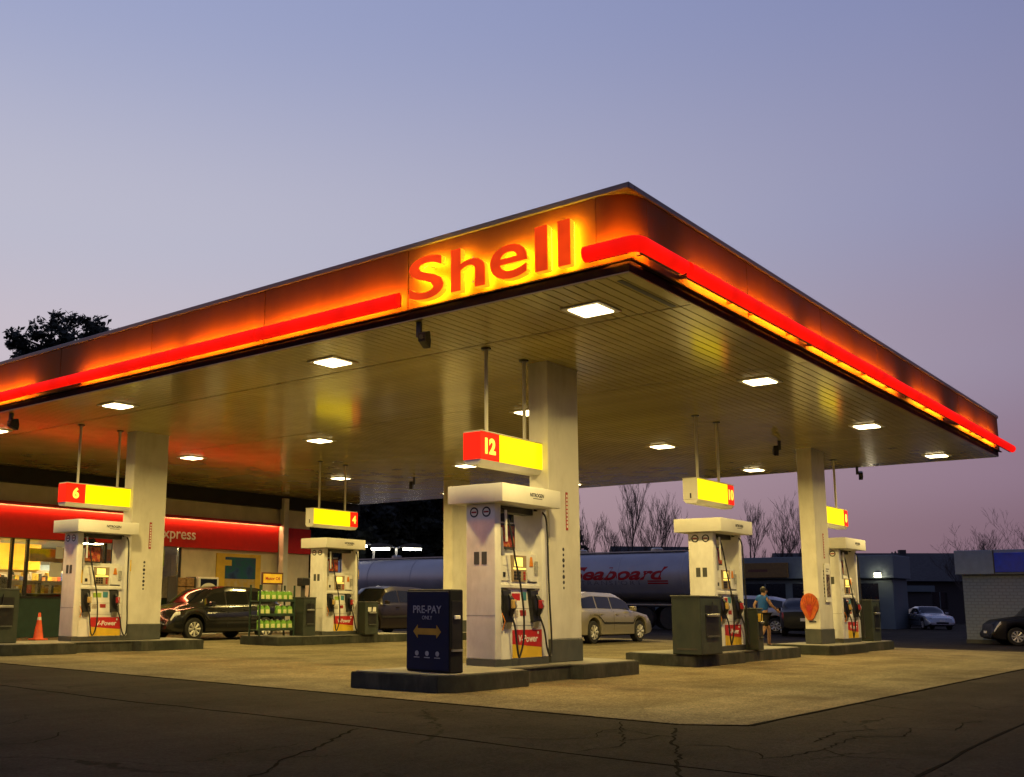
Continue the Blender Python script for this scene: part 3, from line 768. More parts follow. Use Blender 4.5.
# ------------------------------------------------------------------ bins
def service_bin(x, y, sx, sy, h, label, rz=0., hood=True):
    o = empty('service_bin', (x, y, IZ), rz)
    tag(o, label, 'bin', 'dark green-grey bins on the islands')
    MB().box(-sx, sx, -sy, sy, 0, h, .015, 2).build('body', binm, o)
    MB().box(-sx - .012, sx + .012, -sy - .012, sy + .012, h, h + .03, .006, 1).build('lid', dgrey, o)
    op = MB().box(-sx * .55, sx * .7, -sy - .006, -sy - .0005, h * .30, h * .86).build('front_opening', blk, o)
    MB().box(-sx * .50, sx * .62, -sy - .05, -sy - .007, h * .66, h * .71, .01, 1).build('squeegee_tray', steel, op)
    MB().tube([(-.02, -sy - .03, h * .72), (.0, -sy - .035, h * .92)], .011, 6).build('squeegee_handle', blk, op)
    MB().box(-sx * .50, sx * .62, -sy - .03, -sy - .007, h * .30, h * .33).build('shelf', dgrey, op)
    MB().box(-sx - .004, -sx - .0005, -sy * .7, sy * .7, h * .08, h * .11).build('seam', joint, o)
    return o
service_bin(7.72, 2.98, .44, .28, 1.02, 'large dark green bin left of the pump between the columns')
service_bin(18.35, 3.30, .33, .30, 1.03, 'dark bin at the far right end of the rightmost island')
service_bin(.22, 14.52, .36, .32, 1.05, 'dark bin cut by the left picture edge')
service_bin(8.62, 14.36, .22, .26, .96, 'narrow dark bin between the jug rack and pump 4')
b = service_bin(10.36, 3.08, .13, .22, .80, 'small bin with a yellow label beside the walking person')
MB().box(-.11, .11, -.2265, -.2205, .56, .72).build('yellow_label', yelp, b)
b = service_bin(10.75, 14.15, .26, .28, .86, 'dark bin right of pump 4 in front of the dark utility vehicle')
MB().box(-.16, -.02, -.2865, -.2805, .62, .74).build('white_label', whp, b)
MB().box(.02, .16, -.2865, -.2805, .62, .74).build('white_label', whp, b)
# squeegee bucket and roll standing on the narrow bin
tw = empty('towel_dispenser', (8.62, 14.36, IZ + .991))
tag(tw, 'dark paper towel dispenser with hanging towel on the narrow bin', 'towel dispenser')
MB().box(-.14, .14, -.12, .12, .28, .50, .03, 3).build('housing', blk, tw)
MB().box(-.05, .05, -.05, .05, 0, .28).build('post', dgrey, tw)
MB().prism([(-.06, .02), (.05, .0), (.07, .30), (-.05, .30)], 1, -.135, -.121).build('towel', mat('towel_pink', (.5, .38, .36), .8), tw)

# ------------------------------------------------------------------ jug rack with jugs
rk = empty('display_rack', (7.72, 14.55, IZ), R(-4))
tag(rk, 'dark wire rack of green jugs under a small yellow sign', 'display rack')
rackm = mat('rack_green', (.02, .045, .03), .45)
for sx in (-.55, .55):
    for sy in (-.2, .2): MB().box(sx - .018, sx + .018, sy - .018, sy + .018, 0, 1.28).build('post', rackm, rk)
SHZ = (.16, .52, .88)
for z in SHZ:
    MB().box(-.57, .57, -.22, .22, z - .02, z, .004, 1).build('shelf', rackm, rk)
    MB().box(-.57, .57, -.225, -.2205, z, z + .05).build('shelf_lip', rackm, rk)
sg = MB().box(-.38, .30, -.03, .0, 1.30, 1.60).build('header_board', mat('header_frame', (.08, .02, .015), .5), rk)
MB().box(-.34, .26, -.036, -.0305, 1.335, 1.565).build('header_face', mat('header_yellow', (.78, .52, .05), .5), sg)
text('Motor Oil', 'lettering', inkr, sg, FACE_Y, (-.04, -.0365, 1.45), width=.46, depth=.003, bold=.02)
for sx in (-.36, .28): MB().box(sx - .012, sx + .012, -.026, -.004, .88, 1.30).build('header_post', rackm, rk)
jg = mat('jug_green', (.20, .42, .07), .25, var=.12, scale=20)
jug_me = MB().prism([(-.07, 0), (.07, 0), (.075, .03), (.075, .17), (.05, .22), (.025, .24), (-.03, .24), (-.07, .19), (-.075, .03)], 1, -.055, .055, bev=.012).mesh('body', 40); jug_me.materials.append(jg)
capme = MB().cyl((0, 0, .239), (0, 0, .265), .024, n=12).mesh('cap'); capme.materials.append(whp)
labme = MB().box(-.055, .055, -.0575, -.0555, .05, .15).mesh('label'); labme.materials.append(mat('jug_label', (.62, .66, .30), .5, var=.3, scale=50))
hanme = MB().tube(spline([(-.07, 0, .17), (-.095, 0, .20), (-.08, 0, .235), (-.03, 0, .235)], 3), .012, 6).mesh('handle', 60); hanme.materials.append(jg)
rj = random.Random(3)
rz_ = R(-4)
for r_, z in enumerate(SHZ):
    for k in range(6):
        if (r_, k) in ((1, 2),): continue
        lx, ly = -.46 + k * .182 + rj.uniform(-.008, .008), -.12
        j = empty('jug', (7.72 + lx * math.cos(rz_) - ly * math.sin(rz_), 14.55 + lx * math.sin(rz_) + ly * math.cos(rz_), IZ + z), rz_ + rj.uniform(-.15, .15))
        link('body', jug_me, None, j); link('cap', capme, None, j); link('label', labme, None, j); link('handle', hanme, None, j)
        tag(j, 'green jug on the %s shelf of the rack, %s from the left' % (('bottom', 'middle', 'top')[r_], ORD[k - (1 if r_ == 1 and k > 2 else 0)]), 'jug', 'green jugs on the display rack')

# ------------------------------------------------------------------ traffic cone
cn = empty('traffic_cone', (4.72, 20.6, 0.006))
tag(cn, 'orange traffic cone with a pale collar in front of the shop', 'traffic cone')
om = mat('cone_orange', (.80, .10, .02), .5)
MB().box(-.19, .19, -.19, .19, 0, .035, .01, 2).build('base', om, cn)
MB().lathe([(.145, .036), (.13, .06), (.062, .50), (.058, .53)], n=24).build('cone_body', om, cn, 40)
MB().lathe([(.0585, .531), (.046, .61)], n=24).build('collar', whp, cn, 40)
MB().lathe([(.0455, .611), (.030, .72), (.020, .73)], n=24).build('tip', om, cn, 40)

# ------------------------------------------------------------------ security cameras, emblem
def sec_cam(x, y, rz, label):
    o = empty('security_camera', (x, y, SZ), rz)
    tag(o, label, 'camera', 'security cameras under the canopy')
    o.scale = (.72,) * 3
    MB().box(-.045, .045, -.045, .045, -.30, 0).build('mount', dgrey, o)
    MB().prism([(-.16, -.34), (-.10, -.16), (.20, -.26), (.18, -.42), (-.12, -.50)], 1, .046, .19, bev=.01).build('housing', blk, o)
    MB().cyl((.19, .118, -.34), (.215, .118, -.345), .045, n=12).build('lens', dgrey, o)
for x, y, rz, l in ((.17, 3.32, R(200), 'camera under the canopy edge below the big lettering'), (.2, 14.38, R(200), 'camera under the canopy at the left picture edge'),
                    (13.3, 3.40, R(30), 'camera on the soffit left of the column with the emblem'), (19.0, 3.44, R(200), 'camera at the far right canopy edge'), (13.7, 14.9, R(30), 'small far camera on the soffit above pump 12')):
    sec_cam(x, y, rz, l)
em = empty('column_emblem', (14.768, 3.42, 1.10))
tag(em, 'orange scallop shaped plaque on the right column', 'plaque')
sc_pts = [(-.06, -.33), (.06, -.33), (.09, -.25)] + [(.215 * math.sin(R(a)) * (1 + .0 * a), .02 + .29 * math.cos(R(a))) for a in range(105, -106, -14)] + [(-.09, -.25)]
MB().prism(sc_pts, 0, -.05, -.001, bev=.012).build('plate', mat('emblem_orange', (.50, .105, .015), .4, var=.35, scale=12), em)
for a in range(-60, 61, 20):
    MB().tube([(-.052, 0, -.27), (-.058, .10 * math.sin(R(a)), -.02), (-.052, .185 * math.sin(R(a)), .02 + .25 * math.cos(R(a)))], .008, 6).build('rib', mat('emblem_red', (.45, .05, .015), .4), em)
MB().box(-.064, -.059, -.05, .05, -.10, .04).build('emblem_note', inkr, em)
nb = empty('notice_board', (15.23, 3.38 - .186, 1.2))
tag(nb, 'narrow white framed notice on the right column', 'notice')
MB().box(-.05, .30, -.03, -.0005, 0, .92, .006, 1).build('frame', whp, nb)
MB().box(.0, .25, -.034, -.0302, .12, .66).build('poster', pict_mat('notice_print', [(.02, .02, .02), (.10, .05, .04), (.3, .26, .2), (.04, .04, .05)], 14), nb)
MB().box(.03, .22, -.0325, -.0302, .78, .80).build('heading_rule', inkm, nb)
MB().box(.03, .16, -.0325, -.0302, .73, .745).build('heading_rule', inkm, nb)

# ------------------------------------------------------------------ shop
SY = 22.66
st = empty('shop', (6, SY, 0))
tag(st, 'cream convenience shop with lit windows and a red sign band', 'shop')
def sp(mb, name, material, parent=st, smooth=None):
    o = mb.build(name, material, None, smooth)
    o.data.transform(Matrix.Translation((-6, -SY, 0))); o.parent = parent
    return o
stucco = mat('shop_stucco', (.70, .62, .46), .8, var=.10, scale=2, bump=.2, bscale=40, dirt=.3, dirtcol=(.3, .25, .18))
teal = mat('shop_bulkhead', (.022, .055, .042), .5, var=.15)
frm = mat('shop_frame', (.02, .018, .018), .4)
X0, X1, XW = -6.0, 16.75, 10.9
sp(MB().box(XW, X1, SY, SY + .25, 0, 2.83), 'wall', stucco)
sp(MB().box(X0, X1, SY, SY + .25, 2.831, 4.8), 'wall', stucco)
sp(MB().box(X0, XW, SY - .04, SY + .25, 0, 1.12), 'bulkhead', teal)
sp(MB().box(X0, XW, SY - .07, SY + .25, 1.121, 1.17), 'window_sill', frm)
sp(MB().box(X1 - .25, X1, SY + .251, 31, 0, 4.8), 'wall', stucco)
sp(MB().box(X0, X1, 30.8, 31, 0, 4.8), 'wall', mat('shop_back', (.62, .56, .42), .7))
sp(MB().box(X0, X1, SY + .25, 31, 4.81, 5.0), 'roof', capm)
sp(MB().box(X0, X1 - .25, SY + .26, 30.79, .005, .30), 'shop_floor', mat('shop_tiles', (.45, .42, .36), .4))
sp(MB().box(X0, X1 - .25, SY + .26, 30.79, 3.0, 3.05), 'ceiling', mat('shop_ceiling', (.6, .57, .5), .8))
pane_g = glass('shop_glass')
mull = [X0, -3.2, -.5, 2.2, 4.93, 5.41, 8.02, XW - .06]
for a, b in zip(mull, mull[1:]):
    sp(MB().box(a - .035, a + .035, SY + .02, SY + .14, 1.171, 2.83), 'mullion', frm)
    pn = sp(MB().box(a + .036, b - .036, SY + .07, SY + .08, 1.172, 2.829), 'window_pane', pane_g)
sp(MB().box(XW - .095, XW - .001, SY + .02, SY + .14, 1.171, 2.83), 'mullion', frm)
band = sp(MB().box(X0, 15.02, SY - .20, SY - .001, 2.84, 3.76, .01, 1), 'sign_band', mat('band_red', (.62, .020, .014), .45, var=.06, spec=.25))
sp(MB().box(15.32, 16.72, SY - .12, SY - .001, 2.84, 3.76, .01, 1), 'sign_band', mat('band_red', (.52, .022, .015)))
hood = sp(MB().box(X0, 15.05, SY - .30, SY - .001, 3.82, 3.87), 'lamp_hood', capw, band)
sp(MB().box(X0, 15.05, SY - .315, SY - .301, 3.775, 3.87), 'hood_lip', redp, band)
sp(MB().box(X0 + .1, 15.0, SY - .27, SY - .215, 3.795, 3.818), 'lamp_tube', emit('band_lamp', (1.0, .50, .20), 46, var=.05), hood)
exl = text('Express', 'lettering', mat('band_white', (.85, .78, .68), .5), None, FACE_Y, (10.52, SY - .2015, 3.22), height=.47, depth=.006, bold=.01)
exl.data.transform(Matrix.Translation((-6, -SY, 0))); exl.parent = band
sp(MB().box(15.06, 15.30, SY - .42, SY - .18, 0, 4.8, .01, 1), 'porch_post', cream)
pf = sp(MB().box(12.35, 14.35, SY - .05, SY - .001, .6, 2.72, .01, 1), 'poster_frame', yelp)
sp(MB().box(12.72, 14.10, SY - .056, SY - .0505, 1.85, 2.60), 'poster', pict_mat('poster_blue', [(.02, .04, .14), (.03, .08, .22), (.02, .12, .14), (.04, .05, .2)], 2.2), pf)
sp(MB().box(12.72, 14.10, SY - .056, SY - .0505, 1.35, 1.84), 'poster', pict_mat('poster_sand', [(.5, .42, .28), (.5, .34, .08), (.4, .36, .26)], 3), pf)
sp(MB().box(12.62, 13.0, SY - .062, SY - .0565, 2.30, 2.50), 'poster_tag', yelp, pf)
# shop interior -------------------------------------------------------------
def shelf_unit(x, y, w, h, rows, seed, label, cols):
    o = empty('shelf_unit', (x, y, .30)); tag(o, label, 'shelf', 'shelves inside the shop')
    MB().box(-w / 2, w / 2, .0, .05, 0, h).build('back_board', mat('shelf_back', (.45, .40, .30), .6), o)
    rr = random.Random(seed)
    for k in range(rows):
        z = .2 + k * (h - .2) / rows
        MB().box(-w / 2, w / 2, -.35, -.001, z - .02, z).build('shelf_board', steel, o)
        for c in range(len(cols)):
            mbx = MB(); u = -w / 2 + .03; any_ = False
            rr2 = random.Random(seed * 31 + k)
            while u < w / 2 - .12:
                ww = rr2.uniform(.07, .18); hh = rr2.uniform(.4, .85) * (h - .2) / rows
                if rr2.randrange(len(cols)) == c: mbx.box(u, u + ww - .012, -.32, -.1, z + .001, z + hh); any_ = True
                u += ww
            if any_: tag(mbx.build('goods', cols[c], o), kind='stuff')
gc = [mat('goods_%d' % i, c, .5, var=.35, scale=25) for i, c in enumerate([(.55, .08, .04), (.70, .48, .06), (.10, .22, .10), (.60, .55, .45), (.08, .10, .25), (.45, .20, .05), (.03, .03, .03)])]
shelf_unit(2.5, 26.2, 5.0, 1.75, 4, 1, 'long shelf of goods seen through the left shop window', gc)
shelf_unit(7.9, 26.6, 5.0, 1.75, 4, 2, 'shelf of goods in the middle of the shop', gc)
shelf_unit(6.5, 30.6, 9.0, 2.0, 4, 5, 'tall shelf along the back wall of the shop', gc)
shelf_unit(7.2, 23.75, 3.4, 1.35, 3, 9, 'low shelf of goods just behind the shop window', gc)
shelf_unit(10.2, 25.2, 1.6, 1.75, 4, 12, 'narrow shelf behind the right end of the shop window', gc)
shelf_unit(3.3, 29.2, 5.5, 2.2, 5, 21, 'tall shelf behind the shop counter', gc)
shelf_unit(9.3, 24.0, 2.2, 1.6, 4, 23, 'shelf of goods near the right end of the shop window', gc)
fz = empty('drinks_fridge', (8.6, 30.2, .30)); tag(fz, 'bright drinks fridge at the back of the shop', 'fridge')
MB().box(-2.0, 2.0, -.1, .45, 0, 2.3).build('cabinet', whp, fz)
for k in range(4):
    dr = MB().box(-1.95 + k * .98, -1.03 + k * .98, -.13, -.101, .15, 2.05).build('door', emit('fridge_door', (.9, 1.0, .75), .7, var=.5), fz)
    MB().box(-1.09 + k * .98, -1.06 + k * .98, -.16, -.131, .8, 1.4).build('door_handle', blk, dr)
hs_ = empty('hanging_sign', (8.9, 24.2, 2.35)); tag(hs_, 'orange hanging sign inside the shop near the window', 'sign')
MB().box(-.9, .9, -.02, .02, 0, .38).build('board', mat('hang_orange', (.75, .32, .03), .5), hs_)
MB().box(-2.6, -1.2, -.02, .02, -.1, .30).build('board', mat('hang_yellow', (.8, .5, .05), .5), hs_)
for kx in (-.8, .8): MB().cyl((kx, 0, .38), (kx, 0, .64), .008, n=6).build('cable', steel, hs_)
ct = empty('shop_counter', (3.7, 24.4, .30)); tag(ct, 'shop counter behind the left window', 'counter')
MB().box(-2.2, 2.4, -.3, .3, 0, 1.05).build('counter_body', mat('counter_wood', (.3, .18, .08), .5), ct)
MB().box(-2.25, 2.45, -.35, .35, 1.051, 1.09).build('counter_top', mat('counter_top', (.5, .45, .38), .4), ct)
MB().box(1.5, 1.95, -.2, .2, 1.091, 1.45, .02, 2).build('cash_register', blk, ct)
ov = empty('menu_board', (4.4, 25.1, 2.05)); tag(ov, 'yellow lit menu board above the shop counter', 'menu board')
MB().box(-3.4, 1.4, 0, .08, .2, .85).build('board', emit('menu_yellow', (1.0, .52, .05), .75, base=(.7, .5, .1), var=.2), ov)
MB().box(-3.4, 1.4, -.01, .09, .0, .195).build('board_trim', mat('menu_trim', (.45, .14, .05), .5), ov)
for kx in (-2.0, .6, 1.1): MB().lathe([(.05, .0), (.05, -.06), (.03, -.08)], (kx, -.1, .10), 12).build('spot_lamp', emit('menu_spot', (1, .8, .5), 4), ov)
ov2 = empty('menu_board', (6.9, 26.5, 1.95)); tag(ov2, 'orange yellow board above the middle shop shelf', 'menu board')
MB().box(-1.3, 1.1, 0, .08, .1, .95).build('board', emit('menu_yellow2', (1.0, .47, .03), .7, base=(.7, .45, .05), var=.2), ov2)
for k, (x, y) in enumerate(((-2.5, 25.5), (1.5, 25.5), (5.2, 25.5), (9, 25.5), (2, 29), (7, 29))):
    o = empty('shop_ceiling_lamp', (x, y, 2.998)); tag(o, 'fluorescent panel in the shop ceiling, %s row, %s from the left' % ('front' if k < 4 else 'back', ORD[k if k < 4 else k - 4]), 'ceiling lamp', 'fluorescent shop lamps')
    MB().box(-.62, .62, -.31, .31, -.03, -.001).build('frame', whp, o)
    MB().box(-.58, .58, -.27, .27, -.045, -.031).build('diffuser', emit('shop_lamp', (1.0, .78, .36), 75), o)
# stickers on the shop window
for k, (x, z, w, h) in enumerate(((6.35, 1.75, .4, .42), (6.45, 2.3, .25, .35), (9.9, 2.2, .7, .55))):
    o = MB().box(x - w / 2, x + w / 2, SY + .06, SY + .066, z, z + h).build('window_poster', (whp, whp, mat('poster_green', (.30, .42, .04), .5))[k])
    tag(o, ('square white paper taped to the shop window', 'small white notice high on the shop window', 'green and yellow poster at the right end of the shop window')[k], 'poster')
# goods stacked outside by the shop wall
ic = empty('ice_chest', (11.45, SY - .45, .006)); tag(ic, 'white ice chest with a dark arched panel by the shop wall', 'ice chest')
MB().box(-.42, .42, -.35, .35, 0, 1.86, .03, 2).build('cabinet', whp, ic)
MB().prism([(-.34, 1.80), (.34, 1.80), (.34, 1.52)] + [(.34 * math.cos(R(a)), 1.45 + .22 * math.sin(R(a))) for a in range(15, 166, 15)] + [(-.34, 1.52)], 1, -.356, -.3505).build('arched_panel', blup, ic)
MB().box(.30, .33, -.39, -.357, .8, 1.2).build('handle', steel, ic)
MB().box(-.36, .36, -.355, -.3505, .15, 1.30).build('door_panel', capw, ic)
fr = empty('firewood_rack', (10.62, SY - .45, .006)); tag(fr, 'brown bundles stacked in a rack beside the ice chest', 'rack')
for sx in (-.36, .36): MB().box(sx - .02, sx + .02, -.25, .25, 0, 1.86).build('side_frame', dgrey, fr)
bund = mat('bundle_brown', (.30, .17, .07), .8, var=.4, scale=14)
for k in range(6):
    for q in (-1, 1): MB().box(q * .17 - .155, q * .17 + .155, -.24, .2, .04 + k * .30, .32 + k * .30, .02, 2).build('bundle', bund, fr)

# ------------------------------------------------------------------ cars
def lerp_pts(P, x):
    if x <= P[0][0]: return P[0][1]
    for (a, u), (b, v) in zip(P, P[1:]):
        if x <= b:
            t = (x - a) / (b - a); t = t * t * (3 - 2 * t) * .5 + t * .5
            return u + (v - u) * t
    return P[-1][1]
CARS = {
 'hatch': dict(L=4.25, w=.88, wf=1.27, wr=-1.33, r=.315, top=[(-2.12, .62), (-2.05, 1.02), (-1.75, 1.36), (-1.1, 1.49), (-.1, 1.52), (.45, 1.43), (1.25, 1.0), (1.85, .86), (2.08, .68), (2.13, .45)],
      belt=[(-2.12, .6), (-2.0, 1.0), (0, .93), (1.2, .91), (1.9, .80), (2.13, .45)], ws=(.5, 1.17), rw=(-2.02, -1.72), side=((-1.62, -.72), (-.66, .10), (.16, .80))),
 'suv': dict(L=4.6, w=.93, wf=1.36, wr=-1.36, r=.37, top=[(-2.3, .7), (-2.24, 1.2), (-2.0, 1.68), (-1.3, 1.76), (-.1, 1.78), (.38, 1.70), (1.02, 1.18), (1.95, 1.05), (2.22, .86), (2.3, .5)],
      belt=[(-2.3, .7), (-2.2, 1.12), (0, 1.10), (1.0, 1.09), (1.95, 1.0), (2.3, .5)], ws=(.42, .98), rw=(-2.2, -1.98), side=((-1.9, -1.15), (-1.08, -.20), (-.13, .72))),
 'sedan': dict(L=4.5, w=.87, wf=1.33, wr=-1.33, r=.31, top=[(-2.25, .6), (-2.2, .90), (-1.55, .98), (-.95, 1.32), (-.4, 1.405), (.15, 1.40), (.95, .97), (1.7, .86), (2.18, .70), (2.25, .45)],
      belt=[(-2.25, .6), (-2.18, .88), (-1.5, .93), (0, .90), (.95, .88), (1.75, .79), (2.25, .45)], ws=(.22, .88), rw=(-1.5, -1.0), side=((-1.05, -.62), (-.56, -.02), (.04, .62))),
 'wagon': dict(L=4.6, w=.87, wf=1.33, wr=-1.33, r=.315, top=[(-2.3, .6), (-2.26, .95), (-1.95, 1.34), (-1.2, 1.45), (.1, 1.43), (.45, 1.36), (1.1, .98), (1.8, .86), (2.2, .70), (2.28, .45)],
      belt=[(-2.3, .6), (-2.2, .93), (0, .91), (1.05, .89), (1.8, .79), (2.28, .45)], ws=(.48, 1.03), rw=(-2.22, -1.95), side=((-1.85, -1.12), (-1.05, -.28), (-.22, .78))),
}
tyre_m = mat('tyre', (.014, .014, .014), .75); rim_m = mat('alloy', (.62, .61, .58), .4, metal=.3, var=.08)
cglass = mat('car_glass', (.008, .009, .011), .06, var=.1, spec=.6); chrome = mat('chrome', (.6, .6, .58), .15, metal=1.)
headl = mat('headlight_glass', (.55, .56, .55), .12, var=.25, scale=30, coat=.5); taill = mat('taillight', (.25, .01, .01), .2)
under = mat('car_under', (.01, .01, .01), .8)
def make_car(style, paint, loc, rz, label, scale=1.):
    S = CARS[style]; L, w = S['L'], S['w']; ra = S['r'] + .055
    o = empty('parked_car', loc, rz); o.scale = (scale,) * 3
    tag(o, label, 'car', 'cars around the station')
    def z0(x):
        z = .20 + .10 * max(0, (abs(x) - L * .40) / (L * .1)) ** 2
        for xw in (S['wf'], S['wr']):
            d = abs(x - xw)
            if d < ra: z = max(z, S['r'] + math.sqrt(ra * ra - d * d))
        return z
    def sec(x):
        zt, zb = lerp_pts(S['top'], x), lerp_pts(S['belt'], x)
        zb = min(zb, zt - .012); d = zt - zb
        e = max(0, (abs(x) - L * .33) / (L * .17)); ww = w * (1 - .16 * e ** 2.2)
        z = min(z0(x), zb - .05); k = min(d / .28, 1)
        P = [(0, z), (.80 * ww, z), (.975 * ww, z + .05), (ww, z + .5 * (zb - z)), (.99 * ww, zb - .05), (.955 * ww, zb)]
        for t in (.08, .5, .86): P.append((.925 * ww - .30 * d * t - (1 - k) * t * .42 * ww, zb + d * t * (.9 if k > .5 else .8)))
        gy = P[-1][0]
        P += [(gy * .80, zb + d * .975), (gy * .4, zt - .002), (0, zt)]
        return P
    xs = sorted(set([-L / 2 + L * i / 46 for i in range(47)] + [xw + s_ * ra * q for xw in (S['wf'], S['wr']) for s_ in (-1, 1) for q in (.99, 1.0, .9, .72)]))
    mb = MB(); prev = None
    for x in xs:
        P = sec(x)
        ring = [mb.bm.verts.new((x, -y, z)) for y, z in P] + [mb.bm.verts.new((x, y, z)) for y, z in reversed(P[1:-1])]
        if prev:
            for k in range(len(ring)): mb.bm.faces.new((prev[k], prev[(k + 1) % len(ring)], ring[(k + 1) % len(ring)], ring[k]))
        else: mb.bm.faces.new(ring)
        prev = ring
    mb.bm.faces.new(list(reversed(prev)))
    body = mb.build('body', paint, o, 32)
    # inner wheel housings
    MB().box(-L / 2 + .25, L / 2 - .25, -w * .72, w * .72, .22, .62).build('underbody', under, o)
    def patch(x0, x1, j0, j1, name, material, par, sgn, nx=7, offs=.006, tz=(0., 1.)):
        q = MB(); rows = []
        for i in range(nx + 1):
            x = x0 + (x1 - x0) * i / nx; P = sec(x); row = []
            for s_ in range(5):
                t = tz[0] + (tz[1] - tz[0]) * s_ / 4; u = j0 + (j1 - j0) * t; a = int(min(u, len(P) - 1.001)); f = u - a
                y, z = P[a][0] + (P[a + 1][0] - P[a][0]) * f, P[a][1] + (P[a + 1][1] - P[a][1]) * f
                row.append(q.bm.verts.new((x, sgn * (y + offs), z + (offs if j0 >= 8 else 0))))
            rows.append(row)
        for A, B in zip(rows, rows[1:]):
            for k in range(4): q.bm.faces.new((A[k], A[k + 1], B[k + 1], B[k]))
        return q.build(name, material, par, 40)
    def topglass(x0, x1, name):
        q = MB(); rows = []
        for i in range(7):
            x = x0 + (x1 - x0) * i / 6; P = sec(x); row = []
            pts = [(-P[8][0] * .97, P[8][1]), (-P[9][0], P[9][1]), (-P[10][0], P[10][1]), (0, P[11][1]), (P[10][0], P[10][1]), (P[9][0], P[9][1]), (P[8][0] * .97, P[8][1])]
            for y, z in pts: row.append(q.bm.verts.new((x, y, z + .007)))
            rows.append(row)
        for A, B in zip(rows, rows[1:]):
            for k in range(6): q.bm.faces.new((A[k], A[k + 1], B[k + 1], B[k]))
        return q.build(name, cglass, o, 50)
    topglass(S['ws'][0], S['ws'][1], 'windscreen'); topglass(S['rw'][0], S['rw'][1], 'rear_window')
    for sg in (-1, 1):
        for a, b in S['side']: patch(a, b, 6, 8, 'side_window', cglass, o, sg, tz=(.06, .96))
        dx0, dx1 = S['side'][-1][0] - .03, S['side'][-1][1] + .16
        for dx in (dx0, dx1, S['side'][-2][0] - .03):
            patch(dx - .006, dx + .006, 2.4, 5, 'door_seam', under, o, sg, nx=1, offs=.004)
        patch(-L * .30, L * .27, 2.95, 3.12, 'rub_strip', under, o, sg, nx=14, offs=.012)
        for dx in (dx0 + .10, S['side'][-2][0] + .05):
            P = sec(dx); MB().box(dx, dx + .16, min(sg * (P[4][0] + .002), sg * (P[4][0] + .03)), max(sg * (P[4][0] + .002), sg * (P[4][0] + .03)), P[4][1] - .07, P[4][1] - .04).build('door_handle', paint, o)
        xm = S['side'][-1][1] - .05; P = sec(xm)
        mr_ = MB().box(xm - .04, xm + .08, min(sg * (P[5][0] + .02), sg * (P[5][0] + .20)), max(sg * (P[5][0] + .02), sg * (P[5][0] + .20)), P[5][1] + .02, P[5][1] + .15, .02, 2).build('wing_mirror', paint, o)
        patch(L / 2 - .36, L / 2 - .10, 3.75, 4.6, 'headlight', headl, o, sg, offs=.008)
        patch(-L / 2 + .03, -L / 2 + .22, 3.4, 4.9, 'taillight', taill, o, sg, offs=.008)
        for xw in (S['wf'], S['wr']):
            r = S['r']; yo = w - .02
            wh = empty('wheel', (xw, sg * (yo - .11), r)); wh.parent = o
            if sg > 0: wh.rotation_euler.z = math.pi
            MB().lathe([(r * .62, -.10), (r * .92, -.10), (r, -.075), (r, .075), (r * .92, .10), (r * .62, .10)], (0, 0, 0), 28, 1).build('tyre', tyre_m, wh, 40)
            rm = MB().lathe([(r * .66, -.085), (r * .60, -.09), (r * .57, -.05), (r * .1, -.055), (r * .1, .0), (r * .6, .0)], (0, 0, 0), 28, 1)
            rm.build('rim', mat('rim_dark', (.03, .03, .03), .4), wh, 40)
            sk = MB()
            for k in range(8):
                a = 2 * math.pi * k / 8; c_, s_ = math.cos(a), math.sin(a)
                sk.tube([(c_ * r * .12, -.075, s_ * r * .12), (c_ * r * .61, -.082, s_ * r * .61)], [.036, .048], 6)
            sk.lathe([(r * .16, -.10), (r * .16, -.06)], (0, 0, 0), 14, 1)
            ring_ = [(r * .60 * math.cos(2 * math.pi * k / 24), -.085, r * .60 * math.sin(2 * math.pi * k / 24)) for k in range(25)]
            sk.tube(ring_, .018, 6, False)
            sk.build('spokes', rim_m, wh, 40)
    P = sec(L / 2 - .03)
    MB().box(L / 2 - .06, L / 2 + .012, -w * .42, w * .42, .34, .46, .01, 1).build('grille', under, o)
    MB().box(L / 2 - .02, L / 2 + .02, -.16, .16, .48, .57).build('number_plate', whp, o)
    MB().box(-L / 2 - .02, -L / 2 + .03, -.16, .16, .56, .67).build('number_plate', whp, o)
    return o
p_dark = mat('paint_charcoal', (.012, .013, .015), .22, metal=.3, var=.05, coat=1.)
p_brown = mat('paint_bronze', (.020, .014, .010), .35, metal=.2, var=.05, coat=.3)
p_silver = mat('paint_champagne', (.36, .325, .25), .32, metal=.5, var=.05, coat=.8)
p_blue = mat('paint_silver_blue', (.32, .35, .40), .3, metal=.5, var=.05, coat=.8)
p_black = mat('paint_black', (.004, .004, .005), .45, var=.05, spec=.3)
p_white = mat('paint_white', (.5, .5, .52), .3, var=.03, coat=.8)
make_car('hatch', p_dark, (8.95, 18.5, .006), R(180), 'dark hatchback parked in front of the shop behind the jug rack')
make_car('suv', p_brown, (16.6, 18.9, .006), R(180), 'dark bronze utility vehicle behind the pre-pay box', .93)
make_car('wagon', p_silver, (16.8, 10.55, .006), R(0), 'pale gold estate car right of pump 12')

